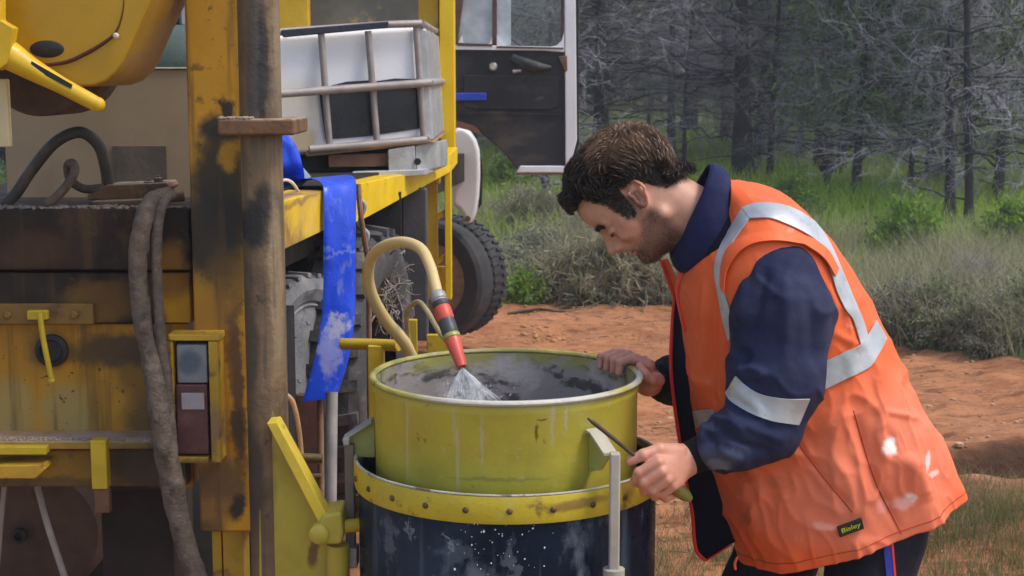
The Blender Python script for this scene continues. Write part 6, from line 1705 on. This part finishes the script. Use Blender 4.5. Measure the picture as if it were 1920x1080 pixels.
# leaf litter, twigs
lt = []
for i in range(900):
    y = random.uniform(4.8, 10.4); x = random.uniform(-.6, .42 * y)
    if vnoise(x*1.5, y*1.5, 4.0) < -.05: continue
    a = random.uniform(0, 6.28); L_ = random.uniform(.02, .10); z = zat(x, y) + .004
    lt.append([[x, y, z], [x + .5*L_*math.cos(a), y + .5*L_*math.sin(a), z + random.uniform(0, .008)], [x + L_*math.cos(a + .3), y + L_*math.sin(a + .3), zat(x + L_*math.cos(a + .3), y + L_*math.sin(a + .3)) + .003]])
v_l, f_l = tubes(np.array(lt), RNG.uniform(.0008, .0028, (len(lt), 1)), 4)
tag(mesh_np('litter', v_l, f_l, surf('dry_litter', (.13, .085, .055), .9, vary=.5, scale=9, bump=0)), 'dry twigs and litter scattered over the orange dirt', 'litter', kind='stuff')
def stick(pxs, D, r, label):
    pts = []
    for x, y in pxs:
        q = P(x, y, D); pts.append(Vector((q.x, D + (y - pxs[0][1]) * -.012, zat(q.x, D) + r * 1.2)))
    b = MB(); b.tube(pts, [r, r * .9, r * .5], 8, n=24, lump=.3)
    tag(b.build('stick', surf('dark_stick', (.06, .035, .025), .9), loc=pts[0]), label, 'stick')
stick([(952, 586), (985, 588), (1010, 586), (1040, 592), (1062, 590)], 10.0, .011, 'thin crooked dark stick lying on the orange track near the grass')

# ------------------------------------------------------------------ trees
m_bark = surf('dark_charred_bark', (0.032, 0.031, 0.032), 0.9, vary=.35, scale=8, bump=.9, bscale=28, spec=.2, layers=[((.12, .12, .12), 14, .56, .74, .7, (1, 1, .3)), ((.016, .016, .018), 20, .55, .7, .6, None)], coords='obj', objrand=.25)
m_twig = surf('grey_dead_twigs', (0.285, 0.272, 0.30), 0.85, vary=.35, scale=2.5, bump=0, spec=.25, coords='obj', objrand=.25)
m_limb = surf('dark_dead_limbs', (0.050, 0.048, 0.052), 0.9, vary=.3, scale=4, bump=0, spec=.2, coords='obj', objrand=.25)
m_needle = grassmat('green_pine_needles', (.15, .22, .085), (.20, .26, .11), (.26, .27, .17), .4)
def make_tree(seed, hgt, rad, nb, z0, z1, blen, ntw, crown_n, crown_z, spread=1.0, low=0.0):
    rg = np.random.default_rng(seed)
    K = 26
    t = np.linspace(0, 1, K)
    bend = np.stack([.18 * np.sin(t * rg.uniform(2, 4) + rg.uniform(0, 6)) * t, .18 * np.sin(t * rg.uniform(2, 4) + rg.uniform(0, 6)) * t, hgt * t], 1)
    tr = bend[None]; rr_ = (rad * (1 - .85 * t) * (1 + .35 * np.exp(-t * 40)))[None]
    tv_, tf_ = tubes(tr, rr_, 12)
    c = np.array([np.interp(tv_[:, 2], bend[:, 2], bend[:, i]) for i in (0, 1)]).T
    rad_d = tv_[:, :2] - c
    tv_[:, :2] += rad_d * (.5 * fbm(tv_[:, 0]*14, tv_[:, 1]*14, tv_[:, 2]*2.2, 3))[:, None]
    zb_ = z0 + (z1 - z0) * rg.random(nb) ** .9
    az = rg.uniform(0, 2*math.pi, nb)
    L = blen * rg.uniform(.45, 1.15, nb) * np.clip(1.15 - .5 * (zb_ - z0) / (z1 - z0), .4, 1.2)
    el = rg.normal(.12, .22, nb)
    KB = 7; tb = np.linspace(0, 1, KB)
    d = np.stack([np.cos(az) * np.cos(el), np.sin(az) * np.cos(el), np.sin(el)], 1)
    st = np.stack([np.interp(zb_, bend[:, 2], bend[:, 0]), np.interp(zb_, bend[:, 2], bend[:, 1]), zb_], 1)
    br = st[:, None] + d[:, None] * (L[:, None] * tb)[..., None]
    br[..., 2] += (rg.normal(-.02, .12, nb) * L)[:, None] * tb ** 2
    br[:, 1:] += rg.normal(0, .025, (nb, KB - 1, 3)) * L[:, None, None]
    bv_, bf_ = tubes(br, (.010 + .006 * L)[:, None] * (1 - .8 * tb)[None] * (rad / .1) ** .4, 4)
    # twigs
    ids = np.repeat(np.arange(nb), ntw); n2 = len(ids)
    s = rg.uniform(.18, 1.0, n2); k0 = np.clip((s * (KB - 1)).astype(int), 0, KB - 2); fr = s * (KB - 1) - k0
    p0 = br[ids, k0] * (1 - fr)[:, None] + br[ids, k0 + 1] * fr[:, None]
    dd = d[ids] * .7 + rg.normal(0, .62, (n2, 3)) + np.array([0, 0, -.05]); dd /= np.linalg.norm(dd, axis=1, keepdims=True)
    l2 = L[ids] * rg.uniform(.12, .42, n2)
    K2 = 4; t2 = np.linspace(0, 1, K2)
    tw = p0[:, None] + dd[:, None] * (l2[:, None] * t2)[..., None]; tw[:, 1:] += rg.normal(0, .05, (n2, K2 - 1, 3)) * l2[:, None, None]
    v2, f2 = tubes(tw, (.0036 * (1 - .7 * t2))[None], 3)
    n3 = n2 * 4; id3 = np.repeat(np.arange(n2), 4)
    s3 = rg.uniform(.2, 1, n3); p3 = tw[id3, 0] + (tw[id3, -1] - tw[id3, 0]) * s3[:, None]
    d3 = dd[id3] * .6 + rg.normal(0, .6, (n3, 3)); d3 /= np.linalg.norm(d3, axis=1, keepdims=True)
    l3 = l2[id3] * rg.uniform(.25, .7, n3)
    tw3 = np.stack([p3, p3 + d3 * l3[:, None] * .5 + rg.normal(0, .02, (n3, 3)), p3 + d3 * l3[:, None] + rg.normal(0, .03, (n3, 3))], 1)
    v3, f3 = tubes(tw3, np.array([[.0024, .0019, .0010]]), 3)
    v2 = np.concatenate([v2, v3]); f2 = np.concatenate([f2, f3 + len(v2) - len(v3)])
    # crown of needle sprays
    cn_ = int(crown_n * (.45 if crown_z > 2 else 1))
    cz = crown_z + (hgt * 1.02 - crown_z) * rg.random(cn_ // 14) ** 1.1
    cr = spread * (.35 + .65 * np.sqrt(np.clip((hgt * 1.05 - cz) / (hgt - crown_z), 0, 1))) * rg.uniform(.15, 1.0, len(cz))
    ca = rg.uniform(0, 2*math.pi, len(cz))
    cc = np.stack([cr * np.cos(ca), cr * np.sin(ca), cz], 1)
    q = np.repeat(cc, 14, 0) + rg.normal(0, .13, (len(cc) * 14, 3))
    u1 = rg.normal(0, 1, q.shape); u1 /= np.linalg.norm(u1, axis=1, keepdims=True)
    u2 = np.cross(u1, rg.normal(0, 1, q.shape)); u2 /= np.linalg.norm(u2, axis=1, keepdims=True)
    a = u1 * rg.uniform(.05, .12, (len(q), 1)); b_ = u2 * rg.uniform(.012, .03, (len(q), 1))
    cv_ = np.stack([q - a - b_ * .3, q + b_, q + a + b_ * .3, q - b_], 1).reshape(-1, 3)
    cf_ = np.arange(len(q) * 4).reshape(-1, 4)
    root = thing('pine_tree', 'x', 'tree', (0, 0, 0))
    LOC[root.name] = Vector((0, 0, 0))
    mesh_np('trunk', tv_, tf_, m_bark, root)
    mesh_np('limbs', bv_, bf_, m_limb, root)
    o = mesh_np('twigs', v2, f2, m_twig, root, smooth=False); o['kind'] = 'stuff'
    o = mesh_np('crown', cv_, cf_, m_needle, root, smooth=False); o['kind'] = 'stuff'
    return root
protos = [make_tree(1, 8.5, .135, 95, .5, 6.0, 2.2, 12, 5600, 4.2, 1.7),
          make_tree(2, 7.0, .075, 80, .5, 5.0, 1.7, 12, 4200, 3.6, 1.3),
          make_tree(3, 6.0, .055, 70, .35, 4.4, 1.5, 12, 3600, 3.2, 1.1),
          make_tree(4, 7.5, .090, 100, .6, 5.6, 2.0, 13, 5600, 3.4, 1.5),
          make_tree(5, 6.5, .070, 60, .5, 4.6, 1.5, 10, 9000, 1.1, 1.35),
          make_tree(6, 9.0, .150, 85, .9, 6.5, 2.3, 12, 5600, 4.6, 1.8),
          make_tree(7, 5.0, .035, 60, .25, 3.6, 1.2, 11, 2200, 2.6, .9)]
used = set()
def plant(k, x, y, sc, rot, label, group=None):
    r = protos[k] if k not in used else copy_tree(protos[k])
    used.add(k)
    r.location = (x, y, zat(x, y) - .03); r.scale = (sc, sc, sc); r.rotation_euler = (RNG.normal(0, .02), RNG.normal(0, .02), rot)
    r['label'] = label
    if group: r['group'] = group
    elif 'group' in r: del r['group']
    return r
majors = [(1393, 345, 0, 1.05, 'thickest dark pine trunk with bare limbs, rising behind the worker’s collar'),
          (1258, 292, 1, 1.15, 'slim straight dark pine trunk rising behind the worker’s curly hair'),
          (1780, 424, 2, 1.05, 'left one of the twin thin pines at the right edge of the forest'),
          (1816, 440, 2, .95, 'right one of the twin thin pines at the right edge of the forest'),
          (1545, 314, 5, .95, 'broad dark pine trunk in the middle of the thicket'),
          (1577, 328, 3, .90, 'narrow dark pine just right of the broad mid-thicket trunk'),
          (1022, 416, 2, 1.0, 'short dark trunk showing below the open cab door'),
          (1703, 372, 6, 1.1, 'thin forked-looking sapling left of the twin pines'),
          (1443, 345, 6, 1.3, 'thin dead sapling beside the thickest dark trunk'),
          (1283, 322, 6, 1.0, 'thin sapling just right of the slim trunk behind the hair'),
          (1605, 380, 4, .85, 'grey-green pine with low foliage standing in green grass'),
          (1868, 395, 4, .9, 'green-needled pine behind the twin pines at the right edge'),
          (1500, 300, 4, 1.0, 'green-needled pine left of the broad mid-thicket trunk'),
          (1125, 285, 4, 1.1, 'green-needled pine beside the white edge of the cab door')]
taken = []
for (x_, y_, k_, sc, lb) in majors:
    D = 4480.0 / (y_ - 140)
    q = P(x_, y_, D); plant(k_, q.x, D, sc, RNG.uniform(0, 6.28), lb); taken.append((q.x, D))
rg = np.random.default_rng(21)
KIND = ['tall grey pine with wide bare limbs in the dense thicket behind the track', 'slim grey bare-branched pine in the dense thicket behind the track', 'thin grey bare-branched pine in the dense thicket behind the track', 'twiggy grey pine with many dead limbs in the dense thicket behind the track',
        'background pine with green needles low down in the thicket', 'stout dark-trunked pine in the dense thicket behind the track', 'small bare pine sapling in the dense thicket behind the track']
cnt = 0; tries = 0
while cnt < 135 and tries < 6000:
    tries += 1
    y = 18 + 44 * rg.random() ** 1.15
    x = (rg.random() * 2 - 1) * (.40 * y + 2)
    if min((x - a)**2 + (y - b_)**2 for a, b_ in taken) < (1.05 if y < 30 else 1.4) ** 2: continue
    # keep the sight lines to the named trunks open
    pxx = 960 + FPX * x / y
    if y < 24 and any(abs(pxx - m_[0]) < 26 for m_ in majors): continue
    if y < 21 and 1080 < pxx < 1300: continue
    taken.append((x, y)); cnt += 1
    k_ = int(rg.choice([0, 1, 2, 3, 4, 5, 6], p=[.10, .2, .2, .2, .06, .09, .15]))
    plant(k_, x, y, rg.uniform(.8, 1.25), rg.uniform(0, 6.28), KIND[k_], 'background pines: ' + KIND[k_].split(' in ')[0].split(' with ')[0].split(' deep')[0])
# the wood carries on behind as one mass
rg = np.random.default_rng(33)
n = 60000
y = 37 + 45 * rg.random(n) ** .8; x = (rg.random(n) * 2 - 1) * .62 * y; z = rg.uniform(.9, 12, n)
q = np.stack([x, y, z], 1); u1 = rg.normal(0, 1, q.shape); u1 /= np.linalg.norm(u1, axis=1, keepdims=True)
u2 = np.cross(u1, rg.normal(0, 1, q.shape)); u2 /= np.linalg.norm(u2, axis=1, keepdims=True)
a = u1 * rg.uniform(.15, .5, (n, 1)); b_ = u2 * rg.uniform(.02, .09, (n, 1))
v = np.stack([q - a, q + b_, q + a, q - b_], 1).reshape(-1, 3); f = np.arange(n * 4).reshape(-1, 4)
nt_ = 260
tx = (rg.random(nt_) * 2 - 1) * 46; ty = rg.uniform(56, 80, nt_)
pth = np.stack([np.stack([tx, ty, np.full(nt_, .3)], 1), np.stack([tx + rg.normal(0, .1, nt_), ty, np.full(nt_, 5.0)], 1), np.stack([tx + rg.normal(0, .2, nt_), ty, np.full(nt_, 12.0)], 1)], 1)
v2, f2 = tubes(pth, rg.uniform(.08, .2, (nt_, 1)) * np.array([[1, .7, .3]]), 6)
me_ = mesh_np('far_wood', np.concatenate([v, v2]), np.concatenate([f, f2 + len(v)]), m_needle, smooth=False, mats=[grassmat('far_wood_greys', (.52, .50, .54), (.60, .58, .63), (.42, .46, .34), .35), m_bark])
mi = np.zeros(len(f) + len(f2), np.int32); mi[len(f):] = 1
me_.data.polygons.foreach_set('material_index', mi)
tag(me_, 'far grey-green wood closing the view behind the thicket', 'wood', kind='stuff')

# ------------------------------------------------------------------ shrubs
def make_shrub(name, seed, w, h, ntw, nleaf, mt_leaf, mt_tw, leaf=(.03, .012), grassy=0):
    rg = np.random.default_rng(seed)
    root = thing(name, 'x', 'shrub', (0, 0, 0)); LOC[root.name] = Vector((0, 0, 0))
    az = rg.uniform(0, 2*math.pi, ntw); el = rg.uniform(.15, 1.45, ntw)
    L = rg.uniform(.5, 1.05, ntw)
    d = np.stack([np.cos(az) * np.cos(el) * w, np.sin(az) * np.cos(el) * w, np.sin(el) * h], 1)
    K = 6; t = np.linspace(0, 1, K)
    p = d[:, None] * (L[:, None] * t)[..., None]
    p[..., 2] += .12 * h * np.sin(t * 3.1); p[:, 1:] += rg.normal(0, .045, (ntw, K - 1, 3)) * w
    v, f = tubes(p, (.0050 * (1 - .75 * t))[None], 3)
    n2 = ntw * 7; id2 = np.repeat(np.arange(ntw), 7); k0 = rg.integers(1, K - 1, n2); p0 = p[id2, k0]
    dd = d[id2] / np.linalg.norm(d[id2], axis=1, keepdims=True) * .5 + rg.normal(0, .6, (n2, 3)); l2 = rg.uniform(.1, .32, n2) * (w + h) * .5
    p2 = np.stack([p0, p0 + dd * l2[:, None] * .5, p0 + dd * l2[:, None] + rg.normal(0, .02, (n2, 3))], 1); p2[..., 2] = np.maximum(p2[..., 2], .01)
    v2, f2 = tubes(p2, np.array([[.003, .0024, .001]]), 3)
    o = mesh_np('twigs', np.concatenate([v, v2]), np.concatenate([f, f2 + len(v)]), mt_tw, root, smooth=False); o['kind'] = 'stuff'
    if nleaf:
        ii = rg.integers(0, n2, nleaf); s = rg.uniform(.1, 1.1, nleaf)
        q = p2[ii, 0] + (p2[ii, 2] - p2[ii, 0]) * s[:, None] + rg.normal(0, .025, (nleaf, 3)); q[:, 2] = np.maximum(q[:, 2], .015)
        u1 = rg.normal(0, 1, q.shape) + np.array([0, 0, .6]); u1 /= np.linalg.norm(u1, axis=1, keepdims=True)
        u2 = np.cross(u1, rg.normal(0, 1, q.shape)); u2 /= np.linalg.norm(u2, axis=1, keepdims=True)
        a = u1 * rg.uniform(.5, 1.3, (nleaf, 1)) * leaf[0]; b_ = u2 * rg.uniform(.5, 1.2, (nleaf, 1)) * leaf[1]
        o = mesh_np('foliage', np.stack([q - a, q + b_, q + a, q - b_], 1).reshape(-1, 3), np.arange(nleaf * 4).reshape(-1, 4), mt_leaf, root, smooth=False); o['kind'] = 'stuff'
    return root
m_lf_grey = grassmat('grey_green_leaves', (.22, .24, .15), (.28, .28, .20), (.36, .36, .27), .4)
m_lf_dark = grassmat('dark_green_leaves', (.19, .23, .10), (.24, .28, .14), (.32, .32, .21), .4)
m_lf_green = grassmat('bright_green_leaves', (.16, .29, .035), (.21, .34, .05), (.25, .30, .09), .35)
m_lf_tan = grassmat('straw_leaves', (.34, .31, .20), (.26, .25, .14), (.42, .39, .28), .35)
m_tw_grey = surf('grey_shrub_twigs', (.27, .255, .23), .9, vary=.3, bump=0, coords='obj')
shp = [make_shrub('shrub', 1, .42, .48, 130, 9000, m_lf_grey, m_tw_grey, (.024, .007)), make_shrub('shrub', 2, .46, .50, 130, 11000, m_lf_dark, m_tw_grey, (.028, .009)),
       make_shrub('shrub', 3, .20, .20, 70, 3600, m_lf_green, m_tw_grey, (.022, .010)), make_shrub('grass_tussock', 4, .42, .40, 160, 9000, m_lf_tan, m_tw_grey, (.045, .004)),
       make_shrub('shrub', 5, .40, .55, 120, 9000, m_lf_green, m_tw_grey, (.034, .012)), make_shrub('dead_shrub', 6, .40, .42, 200, 0, m_lf_grey, m_tw_grey)]
useds = set()
def shrub(k, px_, py_, sc, label):
    D = 4480.0 / (py_ - 140); q = P(px_, py_, D)
    r = shp[k] if k not in useds else copy_tree(shp[k]); useds.add(k)
    r.location = (q.x, D, zat(q.x, D) - .02); r.scale = (sc, sc, sc * random.uniform(.9, 1.1)); r.rotation_euler = (0, 0, random.uniform(0, 6.28)); r['label'] = label
for a_ in [(2, 985, 572, 1.1, 'small bright green shrub at the track edge right of the front tyre'),
           (3, 1065, 566, 1.1, 'straw-coloured tussock between the bright green shrub and the worker’s face'),
           (3, 1150, 572, 1.2, 'straw-coloured tussock directly below the worker’s chin on the far bank'),
           (1, 1110, 576, .55, 'low dark shrub on the far bank between the two straw tussocks'),
           (0, 1225, 572, .8, 'grey-green shrub on the far bank left of the vest front'),
           (0, 1010, 520, 1.0, 'grey-green shrub behind the bright green shrub'),
           (3, 1120, 480, 1.2, 'pale tussock on the bank under the worker’s forehead'),
           (0, 1690, 640, .75, 'grey-green shrub closest to the back of the orange vest'),
           (1, 1760, 650, .75, 'dark green shrub in the middle of the right-hand bank'),
           (0, 1850, 668, .75, 'grey-green shrub at the track edge near the right border'),
           (1, 1915, 660, .8, 'dark green shrub cut by the right border'),
           (5, 1735, 648, .85, 'leafless grey shrub with tangled twigs on the right-hand bank'),
           (5, 1880, 668, .7, 'leafless grey shrub lowest on the right-hand bank'),
           (4, 1700, 500, .9, 'leafy bright green bush below the twin pines'),
           (4, 1900, 500, .95, 'leafy bright green bush at the right border under the pines'),
           (4, 1480, 430, 1.0, 'leafy green bush just above the vest shoulder'),
           (4, 970, 360, 1.2, 'leafy green bush under the open cab door'),
           (3, 1000, 450, 1.3, 'pale tussock right of the truck’s front tyre'),
           (5, 1825, 590, .9, 'leafless grey shrub between dark shrubs high on the right bank')]:
    shrub(*a_)
b = MB(); D = 19.5; q = P(1550, 352, D); b.ball((q.x, D, zat(q.x, D) + .34), .10, 8, (1.1, 1, .95)); b.tube([(q.x, D, zat(q.x, D)), (q.x, D, zat(q.x, D) + .3)], .05, 8)
o = tag(b.build('burnt_stump', m_bark, loc=(q.x, D, zat(q.x, D))), 'small round burnt stump in the green grass above the vest shoulder', 'stump')

# ------------------------------------------------------------------ pale veil added to fade the distance
k = Mat('added_haze_volume')
k.nt.nodes.remove(k.b)
vol = k.n('ShaderNodeVolumePrincipled')
vol.inputs['Color'].default_value = (.86, .86, .93, 1); vol.inputs['Density'].default_value = .0034; vol.inputs['Anisotropy'].default_value = .2
k.nt.links.new(vol.outputs[0], k.nt.nodes['Material Output'].inputs['Volume'])
b = MB(); b.wbox(-440, 440, -80, 720, -4.0, 13.5)
tag(b.build('added_haze', k.m, smooth=False), 'thin pale veil added to lower contrast towards the far wood', 'added_haze', kind='stuff')
